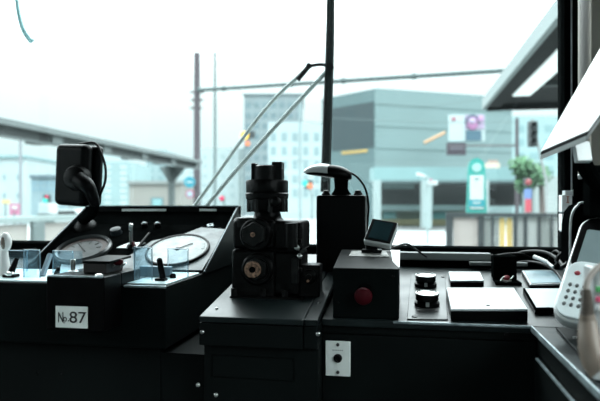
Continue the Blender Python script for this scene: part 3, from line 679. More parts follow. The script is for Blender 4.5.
# No.87 box
t = root('numbered_box')
bx0, bx1, by0, by1, bz0, bz1 = -.619, -.509, .921, 1.06, -.2205, -.1255
make('body', MB().box(bx0, bx1, by0, .984, bz0, bz1), black, t, .003)
make('top_shelf', MB().box(bx0, bx1, .984, by1, zt + .001, bz1), black, t, .002)
make('top_edge', MB().box(bx0 + .003, bx1 - .003, by0 - .0008, by0 + .003, bz1 - .002, bz1 + .0008), edgem, t)
x0, x1, z0, z1 = RC(56.3, 306.5, 87.8, 328.2, by0)
pl = make('number_plate', MB().box(x0, x1, by0 - .0022, by0, z0 + .001, z1 + .0005), paper, t, label='white plate reading No.87')
pw, ph = x1 - x0, z1 - z0; yl = by0 - .0027
text('lettering', 'N', ph * .68, (x0 + pw * .07, yl, z0 + ph * .27), (1, 0, 0), (0, 0, 1), ink, pl, xs=.60)
text('lettering', 'o', ph * .46, (x0 + pw * .235, yl, z0 + ph * .31), (1, 0, 0), (0, 0, 1), ink, pl, xs=.85)
make('lettering', MB().box(x0 + pw * .25, x0 + pw * .31, yl, yl + .0006, z0 + ph * .235, z0 + ph * .265), ink, pl)
make('lettering', MB().box(x0 + pw * .40, x0 + pw * .425, yl, yl + .0006, z0 + ph * .33, z0 + ph * .38), ink, pl)
text('lettering', '87', ph * .74, (x0 + pw * .43, yl, z0 + ph * .27), (1, 0, 0), (0, 0, 1), ink, pl, xs=1.18)
# parts on its top
zz = bz1
a = PZ(96, 276, zz)
make('control_block', MB().box(PY(83, 0, .965).x, PY(106, 0, .965).x, .965, 1.03, zz, PY(0, 261.5, .965).z), mat('brown_black', (.014, .009, .008), .4), t, .002)
make('control_lid', MB().poly([(PY(83, 0, .965).x, .963, PY(0, 261.5, .965).z), (PY(110, 0, .965).x, .963, PY(0, 261.5, .965).z), (PY(112, 0, .965).x, 1.04, PY(0, 261.5, .965).z + .004), (PY(86, 0, .965).x, 1.04, PY(0, 261.5, .965).z + .004)], (0, 0, .0045)), dark, t, .001)
a = PY(117.5, 262, 1.0); make('red_switch', MB().boxm(frame(a, (1, .25, 0), (0, 0, 1)), (.0205, .012, .012)), redd, t, .004, label='dark red rocker switch')
for sx, sy in ((111.5, 267), (123, 265)):
    a = PY(sx, sy, .99); make('wing_nut', MB().tube([a + V((-.004, 0, -.003)), a, a + V((.006, 0, .004))], .0022), steel, t)
a = PZ(102.5, 275, zz); make('domed_screw', MB().lathe((a.x, .935, zz), (0, 0, 1), [(.0075, 0), (.0065, .0025), (.003, .004), (.0005, .0042)], 18), steel, t)
a = PY(73, 273, .975); a.z = zz; s = make('toggle_collar', MB().lathe(a, (0, 0, 1), [(.010, 0), (.010, .002), (.007, .004)], 18), silver, t)
make('toggle_stem', MB().lathe(a, (0, 0, 1), [(.0042, 0), (.0042, .012), (.005, .014), (.005, .023), (.004, .024)], 16), steel, s, label='chrome stem')
a = PY(58, 273, .985); a.z = zz; make('small_screw', MB().lathe(a, (.1, 0, 1), [(.004, 0), (.004, .005), (.003, .008)], 10), iron, t)
make('acrylic_guard', MB().poly([PY(53.5, 273, .99), PY(82, 273, .99), PY(82, 251, .99), PY(53.5, 251, .99)], (0, .002, 0)), acryl, t)
fin(t, 'black box with a white number plate protruding from the console', 'numbered box')

# beige knob lever at far left
t = root('beige_lever')
a = PY(4, 263, 1.06); make('stem', MB().lathe((a.x, a.y, zt + .004), (0, 0, 1), [(.017, 0), (.016, .010), (.011, .02), (.009, .036), (.007, .056)], 20), mat('white_knob', (.75, .74, .72), .4), t)
a = PY(5.5, 242, 1.06); make('grip', MB().sph(a, (.012, .012, .020)), mat('white_knob', (.75, .74, .72), .4), t)
make('grip_inlay', MB().sph(a + V((.001, -.005, -.001)), (.0065, .0085, .0145)), mat('taupe_inlay', (.17, .14, .11), .5), t)
fin(t, 'white and taupe rounded lever knob at the far left', 'lever')

# monitor / mirror unit on suction mount
t = root('dashboard_monitor')
Y = 1.30; x0, x1, z0, z1 = RC(55, 143.5, 98, 206.5, Y); wd = x1 - x0; hg = z1 - z0
mx = M.Translation(V((x0 + wd * .44, Y, (z0 + z1) / 2))) @ M.Rotation(math.radians(-12), 4, 'Z') @ M.Rotation(math.radians(3), 4, 'Y')
make('housing', MB().boxm(mx, (wd * .86, .036, hg * .98)), black, t, .016, 5)
make('front_shell', MB().boxm(mx @ M.Translation((wd * .10, .025, .0)), (wd * .88, .024, hg * .96)), black, t, .011, 4)
make('screen', MB().boxm(mx @ M.Translation((wd * .10, .037, 0)), (wd * .70, .002, hg * .8)), screenm, t)
bc = PY(80, 180, Y - .045)
make('ball_boss', MB().lathe(PY(78, 178, Y - .018), (.15, -1, -.1), [(.033, 0), (.032, .006), (.028, .018), (.016, .026), (.004, .028)], 28), rubber, t)
a = PY(87, 186, Y - .055); e = PY(95, 204, Y - .03)
make('mount_arm', MB().tube([bc, a, PY(92, 196, Y - .045), e], (.021, .011), n=14), black, t)
base = pp(85, 227); make('mount_stem', MB().tube([e, PY(92, 213, Y + .0), base + pn * .02], (.011, .014), n=12), blackm, t)
make('suction_base', MB().lathe(base, pn, [(.030, 0), (.030, .004), (.026, .010), (.018, .014), (.013, .022), (.002, .024)], 28), rubber, t)
make('base_clip', MB().boxm(frame(pp(93, 217, .012), (1, 0, 0), pv), (.020, .006, .006)), steel, t, .002)
cp = [mx @ V((wd * .12, 0, hg * .49)), PY(92, 142.5, Y), PY(98, 146, Y), PY(102, 155, Y - .01), PY(105.5, 168, Y - .01), PY(105, 182, Y - .01), PY(100, 195, Y - .01), PY(97, 203, Y)]
make('cable', MB().tube(cp, .0031), rubber, t)
fin(t, 'black monitor seen from behind on a suction mount with looping cable', 'monitor')

# black ledge below the window left (sill trim)
struct('trim_2', MB().box(-1.9, -.14, 1.462, 1.47, -.26, SILL - .002), blackm)

# ============================================================ WIPER (outside the glass)
t = root('windshield_wiper')
Yw = 1.56
make('blade', MB().tube([PY(331.5, -60, Yw), PY(330, 40, Yw), PY(327.8, 110, Yw), PY(325.3, 192, Yw)], (.0110, .0135), n=8), mat('dark_green_rubber', (.002, .008, .007), .5, spec=.1), t)
make('blade_tail', MB().tube([PY(325.5, 183, Yw - .008), PY(326, 196, Yw - .008)], .008, n=8), rubber, t)
pv1 = PY(331, 68, Yw); pv2 = PY(309, 66, Yw)
armm = mat('grey_wiper_arm', (.5, .56, .55), .45, .4)
make('wiper_arm', MB().tube([PY(305, 70, Yw), PY(262, 113, Yw + .01), PY(193, 208, Yw + .02)], .0058, n=8), armm, t)
make('wiper_arm', MB().tube([PY(328, 70, Yw), PY(285, 116, Yw + .01), PY(240, 166, Yw + .015), PY(203, 210, Yw + .02)], .0064, n=8), armm, t)
make('arm_sleeve', MB().tube([pv2, PY(297.5, 80, Yw)], .0068, n=8), rubber, t)
make('link', MB().tube([pv2, PY(322, 64.5, Yw), pv1], .0045, n=8), rubber, t)
make('pivot', MB().lathe(pv1 + V((-.002, -.014, 0)), (0, 1, 0), [(.011, 0), (.011, .012), (.008, .02)], 18), rubber, t)
make('pivot', MB().lathe(pv2 + V((0, -.006, 0)), (0, 1, 0), [(.007, 0), (.007, .012)], 14), rubber, t)
fin(t, 'windshield wiper with dark upright blade and two diagonal grey arms', 'wiper')
t = root('hanging_cord')
make('cord', MB().tube([PY(15, -30, 1.6), PY(17, 0, 1.6), PY(20, 18, 1.6), PY(25, 32, 1.6), PY(31.5, 41, 1.6)], (.0050, .0095), n=8), mat('pale_teal', (.30, .55, .57), .4), t)
make('cord', MB().tube([PY(14.5, -30, 1.6), PY(18, 10, 1.6), PY(25, 33, 1.6), PY(32, 41.5, 1.6)], .002, n=6), mat('mid_teal', (.3, .66, .7), .4), t)
fin(t, 'curved pale teal cord hanging outside at the upper left', 'cord')

# ============================================================ OUTSIDE
def om(name, col, **k): return mat('out_' + name, tuple(x * OK for x in col), k.pop('rough', .8), 0, k.pop('var', .06), k.pop('scale', .5), **k)
GZ = -H
struct('ground', MB().box(-90, 90, -30, 160, GZ - .2, GZ), om('asphalt', (.40, .43, .43), scale=1.5))
b = MB(); b.box(-8.5, -4.9, -5, 17, GZ, GZ + .25); struct('platform_left', b, om('concrete', (.35, .37, .36)), .01)
b = MB(); b.box(1.0, 3.6, -5, 9.0, GZ, GZ + .25); struct('platform_right', b, om('concrete', (.35, .37, .36)), .01)

# left canopy
t = root('platform_canopy')
cg = om('canopy_grey', (.17, .21, .21)); cd = om('canopy_dark', (.03, .045, .045))
make('fascia', MB().box(-6.04, -5.98, 1, 16.6, 1.205, 1.31), cg, t, .01)
make('roof_panel', MB().box(-6.62, -6.0, 1, 16.6, 1.22, 1.27), cd, t)
make('rear_beam', MB().box(-6.16, -6.10, 1, 16.6, 1.05, 1.215), cd, t)
make('lower_flange', MB().box(-6.18, -6.06, 1, 16.6, 1.035, 1.06), cg, t)
for k in range(9):
    make('cross_beam', MB().box(-6.6, -6.05, 2.2 + k * 1.75, 2.5 + k * 1.75, 1.06, 1.205), cg, t)
for yy in (3.0, 15.6):
    po = make('post', MB().box(-6.62, -6.46, yy - .08, yy + .08, GZ + .25, 1.07), om('post_grey', (.13, .17, .17)), t, .01)
    make('bracket', MB().poly([(-6.55 - .05, yy - .35, 1.07), (-6.55 - .05, yy + .35, 1.07), (-6.55 - .05, yy + .08, .62), (-6.55 - .05, yy - .08, .62)], (.1, 0, 0)), om('post_grey', (.13, .17, .17)), po)
    make('bracket', MB().poly([(-6.9, yy - .04, 1.07), (-6.1, yy - .04, 1.07), (-6.46, yy - .04, .62), (-6.62, yy - .04, .62)], (0, .08, 0)), om('post_grey', (.13, .17, .17)), po)
fin(t, 'long grey platform canopy running away on the left', 'canopy')
# left fence
t = root('platform_fence')
xf = -5.0
make('top_rail', MB().box(xf - .06, xf + .03, 1.5, 16.5, -.245, -.165), om('rail_pale', (.35, .45, .44)), t, .01)
yp = PX(37.5, 230, xf).y
for k in range(-2, 5):
    y = yp + k * 2.05
    if y < 16: make('post', MB().box(xf - .03, xf + .03, y - .13, y + .13, GZ + .25, -.245), om('post_mid', (.17, .23, .23)), t, .005)
    if y < 15: make('panel', MB().box(xf - .06, xf - .04, y + .16, y + 1.89, -1.4, -.27), om('panel_beige', (.55, .53, .49)), t)
make('bottom_rail', MB().box(xf - .05, xf + .02, 1.5, 16.5, -1.47, -1.41), om('post_mid', (.17, .23, .23)), t)
fin(t, 'pale platform fence with beige panels on the left', 'fence')
# right fence (across)
t = root('barrier_fence'); Y = 9.6
dkm = om('fence_dark', (.03, .045, .05))
def fr(name, a, c, y0, y1, m_, th=.04, off=0, lb=None):
    x0, x1, z0, z1 = RC(a, y0, c, y1, Y + off); return make(name, MB().box(x0, x1, Y + off, Y + off + th, z0, z1), m_, t, label=lb)
x0, x1, z0, z1 = RC(446, 213, 562, 217, Y); make('top_rail', MB().box(x0, x1 + .3, Y - .02, Y + .06, z0, z1), dkm, t)
for (a, c) in ((446, 453), (478, 484), (491.5, 494), (513.5, 517), (524, 527), (538, 540.5), (551, 553)):
    x0, x1, z0, z1 = RC(a, 215, c, 246, Y); make('post', MB().box(x0, x1, Y - .01, Y + .05, GZ + .2, z1), dkm, t)
for (a, c, m_, lb) in ((453.5, 478, om('panel_pinkbeige', (.62, .56, .52)), 'pinkish beige panel'), (484, 491, om('slat_grey', (.40, .44, .42)), None), (494.5, 499, om('slat_grey', (.40, .44, .42)), None), (499.5, 505, om('yellow_board', (.95, .70, .25)), 'yellow panel'), (506.5, 512.5, om('yellow_board', (.95, .70, .25)), 'yellow panel'), (517.5, 523.5, om('slat_light', (.62, .66, .64)), None), (527.5, 537.5, om('slat_light', (.62, .66, .64)), None), (541, 550.5, om('slat_grey', (.40, .44, .42)), None), (553.5, 566, om('slat_light', (.62, .66, .64)), None)):
    x0, x1, z0, z1 = RC(a, 217.5, c, 246, Y + .03); make('panel', MB().box(x0, x1, Y + .03, Y + .05, -1.5, z1), m_, t, label=lb)
fin(t, 'dark barrier fence with beige and yellow panels across the right platform', 'fence')
# tram stop sign
t = root('stop_sign'); Y = 10.2; teal = om('teal_sign', (.01, .42, .36)); 
x0, x1, z0, z1 = RC(466.5, 158, 487, 215, Y); cx = (x0 + x1) / 2; r = (x1 - x0) / 2; b = MB()
pts = [(x0, Y, z0), (x1, Y, z0), (x1 - .03, Y, z1 - r * .95)] + [(cx + (r - .03) * math.cos(a), Y, z1 - r + (r) * math.sin(a)) for a in [math.pi * k / 12 for k in range(1, 12)]] + [(x0 + .03, Y, z1 - r * .95)]
make('sign_board', MB().poly(pts, (0, .08, 0)), teal, t)
make('emblem', MB().cyl((cx, Y - .012, z1 - r * .95), (cx, Y, z1 - r * .95), r * .45), om('pale_emblem', (.45, .8, .76)), t)
f = make('white_face', MB().box(x0 + .055, x1 - .055, Y - .012, Y, z0 + .26, z1 - r * 1.75), om('sign_white', (.75, .85, .85)), t)
make('number_mark', MB().box(cx - .035, cx + .035, Y - .016, Y - .012, z1 - r * 2.25, z1 - r * 2.05), om('mark_grey', (.12, .25, .25)), f)
make('blue_band', MB().box(x0 + .04, x1 - .04, Y - .012, Y, z0 + .14, z0 + .255), om('cyan_band', (.01, .38, .46)), t)
for zq, w_ in ((.205, .06), (.12, .11)): make('white_mark', MB().box(cx - w_, cx + w_, Y - .017, Y - .011, z0 + zq - .014, z0 + zq + .014), om('sign_white', (.75, .85, .85)), t)
make('pole', MB().cyl((cx, Y + .04, GZ), (cx, Y + .04, z0 + .05), .035), om('post_grey', (.13, .17, .17)), t)
fin(t, 'rounded teal tram stop sign with white face', 'sign')

# right canopy
t = root('platform_canopy')
pe = P(482, 109, 7.9); cX = pe.x; cY = pe.y; cZ = pe.z
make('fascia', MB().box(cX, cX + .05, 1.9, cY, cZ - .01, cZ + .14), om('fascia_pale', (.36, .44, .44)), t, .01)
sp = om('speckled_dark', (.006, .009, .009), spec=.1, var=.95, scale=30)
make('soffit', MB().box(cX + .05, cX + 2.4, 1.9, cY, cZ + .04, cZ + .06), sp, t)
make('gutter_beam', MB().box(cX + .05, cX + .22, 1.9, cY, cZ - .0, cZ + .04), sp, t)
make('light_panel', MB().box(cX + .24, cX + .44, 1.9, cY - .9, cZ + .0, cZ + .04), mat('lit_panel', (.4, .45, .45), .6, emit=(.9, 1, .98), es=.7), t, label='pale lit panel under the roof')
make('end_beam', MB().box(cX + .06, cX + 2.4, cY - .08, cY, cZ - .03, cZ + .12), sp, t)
for k in range(4): make('cross_beam', MB().box(cX + .46, cX + 2.3, 2.5 + k * 1.4, 2.6 + k * 1.4, cZ - .0, cZ + .04), om('canopy_dark', (.06, .08, .08)), t)
make('post', MB().box(cX + 1.6, cX + 1.75, cY - 1.6, cY - 1.45, GZ + .25, cZ + .04), om('post_grey', (.13, .17, .17)), t)
fin(t, 'dark platform canopy with pale edge hanging in from the upper right', 'canopy')

# span beam with poles
t = root('span_beam'); gm = om('pole_grey_teal', (.10, .15, .15)); 
a, c_ = P(198, 90, 24), P(520, 69.5, 19)
c2 = a + (c_ - a) * 1.55
make('beam', MB().tube([a, c2], .085, n=10), gm, t)
make('end_post', MB().cyl((c2.x, c2.y, GZ), (c2.x, c2.y, c2.z + .4), .13), gm, t)
m1 = a + (c_ - a) * .46
for f_ in (.10, .34, .51, .72): p = a + (c_ - a) * f_; make('collar', MB().sph(p, (.16, .12, .12)), gm, t)
fin(t, 'grey horizontal span beam crossing above the street', 'beam')
def pole(px, top, d, r, m_, lab, cat='pole', arms=()):
    t = root('utility_pole'); p = P(px, top, d); g_ = V((p.x, p.y, GZ))
    make('shaft', MB().cyl(g_, p, r * 1.15, r, 14), m_, t)
    for (dx0, dx1, py) in arms:
        q_ = P(px, py, d); make('cross_arm', MB().tube([q_ + RT * dx0, q_ + RT * dx1], r * .35), m_, t)
    return fin(t, lab, cat)
pole(197, 53, 24.2, .13, om('brown_pole', (.09, .075, .09)), 'thick brownish utility pole at the left end of the span beam', arms=((-.3, .3, 92), (-.25, .25, 100), (-.28, .2, 108)))
pole(215, 52, 30, .075, om('grey_pole', (.16, .22, .22)), 'thin grey utility pole right of the thick pole')
pole(20.5, 138, 30, .075, om('mauve_pole', (.30, .33, .36)), 'pale mauve pole far left beside the white building')
pole(517, 118, 20, .06, om('brown_pole', (.09, .075, .09)), 'slim brown pole in front of the tree', arms=((-2.4, .0, 146), ))
pole(300, 98, 40, .09, om('teal_pole', (.34, .45, .46)), 'pale teal pole behind the wiper arms', arms=((-.5, .9, 160),))
pole(240, 150, 34, .05, om('grey_pole', (.16, .22, .22)), 'short grey signal pole under the yellow signal')
pole(427.5, 178, 27, .0, gm, 'x') if False else None
# blue round sign on thick pole
t = root('road_sign'); p = P(189.5, 182, 23.8)
make('disc', MB().cyl(p, p + FW * .04, .23), om('sign_blue', (.02, .34, .45)), t); make('arrow', MB().boxm(frame(p - FW * .006, RT, V((0, 0, 1))), (.24, .05, .01)), om('sign_white', (.75, .85, .85)), t)
make('bracket', MB().tube([p + FW * .03, p + FW * .03 + RT * .3], .02), gm, t)
fin(t, 'round blue road sign on the thick pole', 'road sign')
t = root('road_sign'); p = P(189.8, 194, 23.8)
make('ring', MB().cyl(p, p + FW * .04, .17), om('sign_red', (.55, .10, .20)), t); make('disc', MB().cyl(p - FW * .01, p, .12), om('sign_paleblue', (.45, .62, .72)), t)
make('bracket', MB().tube([p + FW * .03, p + FW * .03 + RT * .3], .02), gm, t)
fin(t, 'round sign with red ring below the blue one', 'road sign')

def lamp_m(nm, c, s): return mat('lit_' + nm, tuple(x * .15 for x in c), .5, emit=c, es=s)
def signal(lamps, housing, d, lab, mount=None):
    t = root('traffic_signal'); x0, y0, x1, y1 = housing
    a = P(x0, y1, d); c_ = P(x1, y0, d); m_ = (a + c_) / 2
    make('housing', MB().boxm(frame(m_ + FW * .1, RT, V((0, 0, 1))), ((x1 - x0) / FPX * d, (y1 - y0) / FPX * d, .2)), om('signal_dark', (.035, .05, .055)), t, .02)
    for (px, py, r, nm, c, s) in lamps: q_ = P(px, py, d); make('lamp', MB().lathe(q_, -FW, [(r / FPX * d, -.02), (r / FPX * d, .01), (r / FPX * d * .6, .03)], 16), lamp_m(nm, c, s), t, label='lit ' + nm.replace('_', ' ') + ' lamp')
    if mount: make('mast', MB().tube([m_ + FW * .2, P(mount[0], mount[1], d) + FW * .2, V((P(mount[0], 0, d).x + FW.x * .2, P(mount[0], 0, d).y + FW.y * .2, GZ))], .04, sub=1), gm, t)
    return fin(t, lab, 'traffic signal')
signal([(244.5, 135.5, 4.3, 'yellow', (1, .62, .05), 1.5), (247.5, 143.5, 2.6, 'orange', (1, .25, .08), .9)], (247, 131, 255, 138), 33, 'signal with yellow and orange lamps left of the wiper arms', (243, 150))
signal([(305, 183.2, 3.2, 'teal', (.0, .75, .6), .9), (309.8, 186, 3, 'orange', (1, .25, .08), .7)], (304, 180, 313, 189), 36, 'signal with teal and orange lamps by the sensor head', (312, 195))
signal([(325, 182.5, 2.7, 'crimson', (.85, .0, .10), .9)], (322, 178, 329, 187), 30, 'signal with crimson lamp right of the wiper blade', (329, 190))
signal([(46.8, 196.8, 1.6, 'crimson', (.85, .0, .10), .9), (45.3, 200.8, 2.6, 'teal', (.0, .75, .6), .9)], (43, 194.5, 50, 204), 36, 'pedestrian signal with red and teal lamps far left', (52, 208))
signal([(221.8, 198.2, 2.4, 'crimson', (.85, .0, .10), 1.0)], (219.5, 196, 224.5, 201), 32, 'small signal with crimson lamp above the console hood', (224, 205))
signal([(528.5, 182, 3.0, 'red_lens', (.75, .10, .12), .15)], (525.5, 178, 531.5, 186), 17, 'round red signal beside the street tree', (531, 190))
t = root('traffic_signal'); d = 14
b = MB(); b.boxm(frame(P(532.5, 134, d), RT, V((0, 0, 1))), (.20, .62, .2)); make('housing', b, om('signal_dark', (.035, .05, .055)), t, .03)
for py in (125.5, 133.5, 141.5): make('visor', MB().lathe(P(532.5, py, d - .1), -FW, [(.085, 0), (.085, .08), (.075, .08), (.07, .0)], 16), om('signal_dark', (.035, .05, .055)), t)
make('mast', MB().tube([P(534, 118, d) + FW * .12, V((P(547, 0, d + .1).x, P(547, 0, d + .1).y, .5)), V((P(547, 0, d + .1).x, P(547, 0, d + .1).y, GZ))], .035, sub=1), om('pole_lightgrey', (.4, .45, .45)), t)
fin(t, 'dark unlit vertical traffic signal left of the white cover', 'traffic signal')
# overhead wires
wires = [([P(-10, 20, 20), P(90, 45, 24), P(196, 84, 30)], 'faint overhead wire high in the left sky'), ([P(60, 30, 20), P(130, 52, 24), P(198, 78, 30)], 'faint overhead wire ending near the thick pole top'),
         ([P(376, 104, 33), P(430, 106, 33), P(500, 96, 33)], 'overhead wire sagging in front of the large building'), ([P(330, 118, 30), P(420, 122, 30), P(520, 122, 30)], 'lower overhead wire in front of the large building'), ([P(215, 62, 30), P(262, 110, 36), P(330, 125, 36)], 'overhead wire from the thin pole toward the blade')]
for i, (pts, lb) in enumerate(wires): fin(make('overhead_wire', MB().tube(pts, .007 if i < 2 else .014, n=5), om('wire_pale' if i < 2 else 'wire_grey', (.55, .62, .62) if i < 2 else (.14, .2, .2))), lb, 'overhead wire', 'overhead wires')
t = root('wire_clamp'); p = P(190, 13, 22)
make('clamp_body', MB().tube([p + V((0, 0, .08)), p + V((.02, 0, -.09))], (.03, .05), n=8), gm, t); make('wing', MB().tube([p + V((-.04, 0, .07)), p + V((.04, 0, .03))], .018, n=6), gm, t)
fin(t, 'tiny dark wire clamp high in the sky', 'clamp')

# ---- buildings
def bld(name, px0, px1, top, d0, d1, depth, m_, bottom=None):
    """oriented box whose front face spans two picture columns at two depths"""
    a = P(px0, 200, d0); c_ = P(px1, 200, d1); a.z = c_.z = 0; ztop = (HOR - top) / FPX * d0
    u = (c_ - a); n_ = V((-u.y, u.x, 0)).normalized()
    if n_.dot(FW) < 0: n_ = -n_
    z0 = GZ if bottom is None else (HOR - bottom) / FPX * d0
    pts = [a, c_, c_ + n_ * depth, a + n_ * depth]
    return MB().poly([V((p.x, p.y, z0)) for p in pts], (0, 0, ztop - z0)), (a, c_, u, n_, ztop)
def onface(info, s0, s1, za, zb, th=.06, lift=.03):
    a, c_, u, n_, zt_ = info
    p0 = a + u * s0 - n_ * lift; p1 = a + u * s1 - n_ * lift
    return MB().poly([V((p0.x, p0.y, za)), V((p1.x, p1.y, za)), V((p1.x, p1.y, zb)), V((p0.x, p0.y, zb))], n_ * th)

# large hall
t = root('large_building')
A0 = P(322, 200, 49.5); A1 = P(376, 200, 45); A2 = P(512, 200, 49)
for v_ in (A0, A1, A2): v_.z = 0
ztp = (HOR - 88) / FPX * 45
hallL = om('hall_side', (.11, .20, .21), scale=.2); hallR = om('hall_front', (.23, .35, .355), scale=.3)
nR = V((-(A2 - A1).y, (A2 - A1).x, 0)).normalized(); nL = V((-(A1 - A0).y, (A1 - A0).x, 0)).normalized()
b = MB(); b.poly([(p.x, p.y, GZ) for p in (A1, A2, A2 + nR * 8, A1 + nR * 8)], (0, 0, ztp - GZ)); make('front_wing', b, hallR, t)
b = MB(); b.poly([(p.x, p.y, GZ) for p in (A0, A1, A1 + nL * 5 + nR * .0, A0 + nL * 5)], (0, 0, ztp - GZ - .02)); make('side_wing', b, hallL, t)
iL = (A0, A1, A1 - A0, nL, ztp); iR = (A1, A2, A2 - A1, nR, ztp)
zpy = lambda py, d=45.: (HOR - py) / FPX * d
make('dark_panel', onface(iL, .20, .97, zpy(147), zpy(101)), om('hall_dark', (.020, .055, .065)), t, label='large dark panel on the side wall')
make('sky_joint', onface(iL, .985, 1.0, GZ, ztp), om('hall_joint', (.24, .37, .375)), t)
for k in range(9): make('lettering', onface(iL, .40 + k * .052, .437 + k * .052, zpy(151.5), zpy(148.4), .08, .06), om('yellow_letters', (.80, .55, .16)), t)
for k in range(3): 
    make('wall_joint', onface(iR, 0, 1, zpy(104 + k * 22) - .015, zpy(104 + k * 22) + .015, .05, .04), om('joint_line', (.205, .32, .325)), t)
p0 = P(424, 143, 44.8); p1 = P(445, 132.5, 44.9); make('orange_stripe', MB().tube([p0, p1], .13, n=6), om('stripe_orange', (.75, .45, .25)), t, label='slanted orange stripe')
ds = 43.
def frn(name, a, c_, y0, y1, d, th, m_, lb=None, r=None):
    p0 = P(a, y1, d); p1 = P(c_, y0, d); mid = (p0 + p1) / 2
    return make(name, MB().boxm(frame(mid + FW * th / 2, RT, V((0, 0, 1))), ((c_ - a) / FPX * d, (y1 - y0) / FPX * d, th)), m_, t, label=lb)
frn('canopy', 374, 545, 167, 180, 40, 2.5, om('canopy_teal', (.26, .46, .47)), 'pale teal canopy over the shopfront')
frn('canopy_edge', 374, 545, 180, 182.5, 40.0, 2.5, om('edge_mid', (.12, .2, .21)))
for (a, c_) in ((381, 422), (433, 467), (489, 525)): frn('window', a, c_, 182, 206, 43.2, .1, om('shop_dark', (.008, .014, .016)), 'dark shop window')
frn('shop_shelf', 383, 414, 184, 189, 43.0, .05, om('shop_mid', (.12, .2, .2)))
frn('sign_band', 374, 470, 205, 210.5, 42.0, 1., om('band_teal', (.20, .33, .33)), 'grey teal band')
frn('lower_wall', 374, 470, 210.5, 227, 43.0, .5, om('green_beige', (.18, .25, .20)))
frn('ticket_window', 383, 396, 212, 219, 42.8, .1, om('window_teal', (.16, .42, .42)))
frn('ticket_window', 433, 447, 212, 219, 42.8, .1, om('window_teal', (.16, .42, .42)))
for y_ in (220, 223): frn('yellow_rail', 374, 447, y_, y_ + 1.4, 42.7, .1, om('ochre_rail', (.40, .38, .2)))
for (a, c_) in ((374, 381), (422, 432), (481, 489), (525, 532)): frn('pillar', a, c_, 180, 228, 39.5, .6, om('pillar_pale', (.42, .54, .54)), 'pale pillar')
fin(t, 'large grey teal building with dark side panel and shopfront', 'building')

# billboard
t = root('billboard'); d = 40
def flat(name, a, c_, y0, y1, dd, m_, parent=None, lb=None, th=.05):
    p0 = P(a, y1, dd); p1 = P(c_, y0, dd); mid = (p0 + p1) / 2
    return make(name, MB().boxm(frame(mid + FW * th / 2, RT, V((0, 0, 1))), ((c_ - a) / FPX * dd, (y1 - y0) / FPX * dd, th)), m_, parent if parent else t, label=lb)
bd = flat('board', 449.5, 485, 114.5, 141, d, om('board_white', (.60, .74, .75)), None, None, .3)
flat('backdrop', 465, 484.5, 115, 129, d - .04, om('board_lilac', (.52, .42, .60)), bd)
def disc(px, py, rx, ry, dd, m_, nm, parent): 
    p = P(px, py, dd); return make(nm, MB().sph(p, (rx / FPX * dd, ry / FPX * dd, .03), frame((0, 0, 0), RT, V((0, 0, 1))), 20), m_, parent)
disc(472.5, 121, 7.2, 6.6, d - .1, om('ad_hair', (.10, .12, .20)), 'hair_picture', bd)
disc(472.8, 123.5, 5, 6.5, d - .16, om('ad_face', (.50, .22, .44)), 'face_picture', bd)
disc(472.2, 121.0, 3.4, 2.6, d - .2, om('ad_face_pale', (.55, .50, .68)), 'face_picture', bd)
disc(480.5, 118.5, 2.6, 3, d - .16, om('ad_pink', (.62, .36, .62)), 'pink_shape', bd)
flat('torso_picture', 466, 481.5, 130.5, 140.5, d - .12, om('ad_clothes', (.07, .17, .24)), bd)
hp = P(454, 119, d - .1); b = MB(); s = .11
b.poly([hp + RT * (s * 1.3 * 16 * math.sin(a) ** 3 / 16) + V((0, 0, s * 1.3 * (13 * math.cos(a) - 5 * math.cos(2 * a) - 2 * math.cos(3 * a) - math.cos(4 * a)) / 16)) for a in [2 * math.pi * k / 24 for k in range(24)]], FW * .04)
make('heart_mark', b, om('heart_red', (.55, .0, .10)), bd, label='small red heart')
fin(t, 'billboard with a red heart and a portrait on the large building', 'billboard')
t = root('dark_signboard'); flat('board', 447.5, 466, 142.5, 155, 38, om('sign_brown', (.06, .05, .07)), None, None, .3); flat('lettering_strip', 450, 463, 146.5, 150.5, 37.95, om('sign_mid', (.12, .11, .14)))
flat('arm', 466, 517, 144, 145.4, 38.1, om('grey_pole', (.16, .22, .22)))
fin(t, 'small dark signboard just below the billboard', 'sign')
# street lamp/camera cluster on pillar
t = root('street_lamp'); d = 26
p = P(427.5, 176, d); make('pole', MB().cyl(V((p.x, p.y, GZ)), p, .07), om('pillar_pale', (.42, .54, .54)), t)
make('lamp_head', MB().boxm(frame(P(421, 175.5, d), RT + V((0, 0, -.35)), V((0, 0, 1))), (.42, .14, .2)), om('sign_white', (.75, .85, .85)), t, .03)
make('lamp_head', MB().boxm(frame(P(432, 183, d), RT, V((0, 0, 1))), (.46, .20, .25)), om('sign_white', (.75, .85, .85)), t, .03)
make('red_marker', MB().sph(P(431, 180, d - .2), .06), om('sign_red', (.55, .10, .20)), t)
fin(t, 'pale street lamp with two white heads before the shopfront', 'street lamp')
t = root('shop_sign'); flat('board', 486, 500, 163, 168, 30, om('cream_sign', (.75, .68, .55)), None, None, .2); flat('cap', 489, 498, 160, 163, 30, om('sign_ochre', (.5, .36, .3)), None, None, .2)
fin(t, 'small cream sign with brown cap right of the stop sign', 'sign')
t = root('banner_flag'); d = 16
flat('cloth', 524.5, 532, 189, 199, d, om('banner_blue', (.18, .30, .62)), None, 'blue cloth', .03); flat('cloth', 525.5, 531.5, 199, 212, d, om('banner_red', (.65, .08, .12)), None, 'red cloth', .03)
make('pole', MB().cyl(P(532.5, 0, d).xy.to_3d() + V((0, 0, GZ)), P(532.5, 187, d), .02), gm, t)
fin(t, 'blue and red banner flag beside the tree trunk', 'banner')

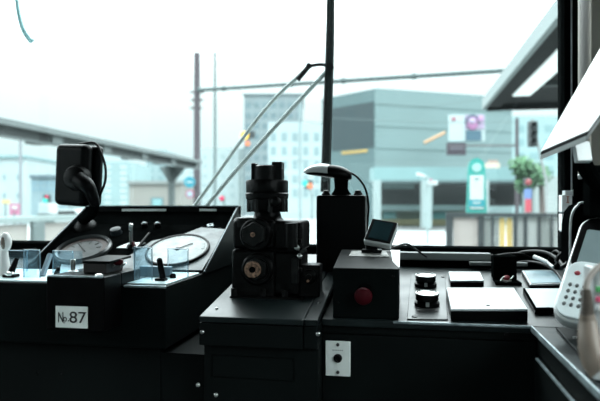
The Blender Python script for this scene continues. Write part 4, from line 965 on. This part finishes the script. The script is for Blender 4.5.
def tree(px, d, top, bot, wpx, lab, trunk_px, n=1500, seed=1):
    random.seed(seed); t = root('street_tree'); m_ = om('leaf_green', (.10, .26, .12), var=.5, scale=3)
    tr = P(trunk_px, 200, d); tr.z = GZ
    make('trunk', MB().tube([tr, tr + V((.05, 0, 1.0)), tr + V((.0, 0, (HOR - (top + bot) / 2) / FPX * d - GZ))], (.13, .07), n=10), om('bark', (.16, .13, .12)), t)
    c_ = P(px, (top + bot) / 2, d); rx = wpx / FPX * d / 2; rz = (bot - top) / FPX * d / 2; s = bmesh.new()
    blobs = [(V((random.uniform(-.5, .5) * rx, random.uniform(-.4, .4) * rx, random.uniform(-.5, .5) * rz)), random.uniform(.4, .62)) for _ in range(9)]
    for _ in range(n):
        o_, k = random.choice(blobs); v_ = V((random.gauss(0, 1), random.gauss(0, 1), random.gauss(0, 1))).normalized() * random.uniform(.5, 1)
        p = c_ + o_ + V((v_.x * rx * k, v_.y * rx * k, v_.z * rz * k)); a = V((random.gauss(0, 1), random.gauss(0, 1), random.gauss(0, 1))).normalized(); b_ = a.orthogonal().normalized(); L = random.uniform(.06, .11)
        vs = [s.verts.new(q_) for q_ in (p - a * L, p + b_ * L * .5, p + a * L, p - b_ * L * .5)]; s.faces.new(vs)
    mb = MB(); mb.bm.free(); mb.bm = s; make('foliage', mb, m_, t)
    return fin(t, lab, 'tree')
tree(531, 18, 153, 196, 44, 'green street tree behind the barrier fence', 541, 1700)

# buildings at left and middle
def simple(name, px0, px1, top, d, depth, col, lab, wins=None, wcol=(.25, .36, .37), roof=None, d1=None, cat='building', grp=None):
    t = root(name); mb, info = bld(name, px0, px1, top, d, d1 or d, depth, om('w_' + str(col), col)); make('walls', mb, om('w_' + str(col), col), t)
    if roof:
        a, c_, u, n_, zt_ = info; e = V((0, 0, zt_)); b = MB().poly([a + e - n_ * .2 - u * .02, c_ + e - n_ * .2 + u * .02, c_ + e + n_ * depth + u * .02, a + e + n_ * depth - u * .02], (0, 0, .25)); make('roof_slab', b, om('r_' + str(roof), roof), t)
    if wins:
        nx, nz, y0, y1, fw, fh = wins; za, zb = (HOR - y1) / FPX * d, (HOR - y0) / FPX * d; dzv = (zb - za) / nz
        for i in range(nx):
            for j in range(nz):
                make('window', onface(info, (i + .5 - fw / 2) / nx, (i + .5 + fw / 2) / nx, za + dzv * (j + .5 - fh / 2), za + dzv * (j + .5 + fh / 2), .04, .03), om('win_' + str(wcol), wcol), t)
    return fin(t, lab, cat, grp)
simple('apartment_tower', 244, 303, 95, 90, 14, (.30, .38, .40), 'grey apartment tower with window rows behind the wiper arms', (7, 10, 100, 205, .62, .5), (.19, .29, .32), (.3, .38, .4))
simple('office_building', 268, 322, 122, 70, 10, (.58, .72, .73), 'pale building in front of the apartment tower', (5, 5, 130, 200, .5, .6), (.34, .48, .5))
simple('white_building', -30, 25, 158, 52, 8, (.55, .68, .69), 'white building at the far left edge', (4, 2, 168, 205, .18, .3), (.28, .42, .45), (.30, .50, .52))
simple('terraced_building', 22, 62, 163, 66, 10, (.62, .74, .75), 'white building behind the lattice of blue windows', (3, 2, 168, 205, .2, .2), (.42, .55, .58), (.25, .42, .42))
simple('glass_building', 31, 58, 178, 48, 2, (.30, .44, .48), 'low building with a grid of bluish windows', (4, 2, 180, 192, .8, .7), (.25, .42, .50), (.14, .22, .26))
simple('apartment_block', 62, 101, 152, 62, 10, (.52, .66, .67), 'pale apartment block behind the monitor', (3, 4, 156, 205, .5, .5), (.36, .5, .52))
simple('striped_tower', 100, 131, 162, 60, 8, (.38, .56, .57), 'pale teal tower with white balconies beside the low beige building', (2, 7, 164, 206, .4, .55), (.62, .74, .74))
simple('office_building', 146, 166, 150, 78, 8, (.40, .56, .58), 'narrow pale teal building behind the canopy post', (2, 5, 158, 198, .5, .5), (.30, .46, .48))
simple('office_building', 168, 196, 158, 70, 5, (.58, .72, .73), 'pale building right of the canopy post', (3, 5, 162, 198, .4, .4), (.44, .58, .6))
simple('office_building', 200, 246, 148, 95, 8, (.60, .73, .74), 'distant pale building below the wiper arms', (5, 5, 152, 200, .4, .4), (.46, .6, .62))
simple('low_building', 129, 181, 184, 45, 6, (.36, .36, .33), 'low beige building with a teal window', None, roof=(.32, .36, .35))
t = root('shop_window'); flat('frame', 151, 163, 197.5, 208, 44.9, om('frame_teal', (.14, .26, .28))); flat('pane', 152.5, 161.5, 199, 206.5, 44.85, om('pane_teal', (.28, .56, .58)))
fin(t, 'teal window on the low beige building', 'window')
simple('office_building', 498, 600, 116, 62, 10, (.42, .62, .63), 'pale teal building behind the tree', (7, 5, 122, 190, .6, .5), (.30, .50, .52))
simple('low_building', 536, 620, 176, 36, 2, (.42, .50, .49), 'low pale building behind the fence at the right', None)
# hill
b = MB(); b._add(lambda q_: bmesh.ops.create_uvsphere(q_, u_segments=32, v_segments=16, radius=1), M.Translation(P(120, 204, 150).xy.to_3d() + V((0, 0, GZ))) @ M.Diagonal(V((17, 12, 11, 1))))
struct('hill', b, om('hill_green', (.20, .34, .27), var=.3, scale=.3))
# street furniture left
t = root('pink_sign'); flat('board', 9.5, 19.5, 203.5, 215, 26, om('pink', (.62, .22, .36))); flat('white_mark', 12, 17, 206, 209, 25.96, om('sign_white', (.75, .85, .85))); make('leg', MB().cyl(P(14.5, 0, 26.02).xy.to_3d() + V((0, 0, GZ)), P(14.5, 212, 26.02), .04), gm, t)
fin(t, 'pink sign board above the left fence rail', 'sign')
t = root('yellow_sign'); flat('board', 1.5, 10, 199.5, 204, 34, om('yellow_pale', (.75, .62, .30))); make('leg', MB().cyl(P(5.5, 0, 34.02).xy.to_3d() + V((0, 0, GZ)), P(5.5, 203, 34.02), .04), gm, t)
fin(t, 'small pale yellow sign at the far left', 'sign')
def car(px, d, col, lab, L=3.9):
    t = root('car'); c_ = P(px, 0, d); c_.z = GZ; m_ = frame(c_, RT, FW * 1.0)
    prof = [(-L / 2, .25), (-L / 2, .75), (-L * .42, .85), (-L * .25, .92), (-L * .14, 1.42), (L * .22, 1.45), (L * .38, .95), (L / 2, .85), (L / 2, .25)]
    make('body', MB().poly([c_ + RT * x + V((0, 0, z)) for x, z in prof], FW * 1.6), om('car_' + lab[:5], col), t, .05)
    make('side_window', MB().poly([c_ + RT * x + V((0, 0, z)) - FW * .01 for x, z in ((-L * .20, .96), (-L * .12, 1.34), (L * .20, 1.36), (L * .31, .96))], FW * .02), om('shop_dark', (.008, .014, .016)), t)
    for x in (-L * .31, L * .31):
        for dd in (0, 1.45): w_ = c_ + RT * x + V((0, 0, .31)) + FW * dd; make('wheel', MB().cyl(w_ - FW * .02, w_ + FW * .17, .31), om('tyre', (.02, .02, .02)), t)
    return fin(t, lab, 'car')
car(62, 38, (.62, .72, .72), 'white car behind the left fence')
car(404, 33, (.7, .78, .78), 'pale car passing in front of the shopfront') if False else None
for (a, c_, lb) in ((52, 57, 'white roadside cabinet under the bluish windows'),):
    t = root('roadside_cabinet'); flat('body', a - 13, c_ - 3, 203, 214, 33, om('sign_white', (.75, .85, .85)), None, None, .5); flat('door', a - 12, c_ - 9, 204.5, 213.5, 32.97, om('pane_teal2', (.5, .62, .64))); p_ = P(46, 0, 33.2); make('base', MB().box(p_.x - .45, p_.x + .45, p_.y - .2, p_.y + .2, GZ, -.55), gm, t); fin(t, lb, 'cabinet')

# ============================================================ WORLD
wd = bpy.data.worlds.new('overcast'); bpy.context.scene.world = wd; wd.use_nodes = True; nt = wd.node_tree; n = nt.nodes; L = nt.links.new
bg = n['Background']; tc = n.new('ShaderNodeTexCoord'); sx = n.new('ShaderNodeSeparateXYZ'); L(tc.outputs['Generated'], sx.inputs[0])
cr = n.new('ShaderNodeValToRGB'); L(sx.outputs['Z'], cr.inputs['Fac']); e = cr.color_ramp.elements
e[0].position = 0; e[0].color = (.60, .78, .79, 1); e[1].position = 1; e[1].color = (11, 11.8, 12, 1)
for p_, c_ in ((.08, (.70, .87, .88, 1)), (.17, (.88, 1.0, 1.0, 1)), (.26, (1.6, 1.75, 1.78, 1)), (.40, (6.0, 6.4, 6.5, 1)), (.65, (9.5, 10.2, 10.3, 1))):
    x = e.new(p_); x.color = c_
ns = n.new('ShaderNodeTexNoise'); ns.inputs['Scale'].default_value = 3; ns.inputs['Detail'].default_value = 4; L(tc.outputs['Generated'], ns.inputs['Vector'])
mr = n.new('ShaderNodeMapRange'); mr.inputs['To Min'].default_value = .93; mr.inputs['To Max'].default_value = 1.1; L(ns.outputs['Fac'], mr.inputs['Value'])
vm = n.new('ShaderNodeVectorMath'); vm.operation = 'SCALE'; L(cr.outputs['Color'], vm.inputs[0]); L(mr.outputs['Result'], vm.inputs['Scale']); L(vm.outputs[0], bg.inputs['Color'])
bg.inputs['Strength'].default_value = 1.25

# ============================================================ CAMERA
cam = bpy.data.cameras.new('camera'); co = bpy.data.objects.new('camera', cam); C.objects.link(co)
co.location = (0, 0, H); co.rotation_euler = (math.radians(90), 0, YAW)
cam.sensor_width = 36; cam.lens = FPX / 600 * 36; cam.shift_y = (HOR - 200.5) / 600; cam.clip_start = .02; cam.clip_end = 500
cam.dof.use_dof = True; cam.dof.focus_distance = 1.12; cam.dof.aperture_fstop = 4.2
sc = bpy.context.scene; sc.camera = co
sc.view_settings.view_transform = 'Standard'; sc.view_settings.look = 'None'; sc.view_settings.exposure = 0; sc.view_settings.gamma = 1
sc.cycles.max_bounces = 8; sc.cycles.transparent_max_bounces = 16; sc.cycles.sample_clamp_indirect = 6
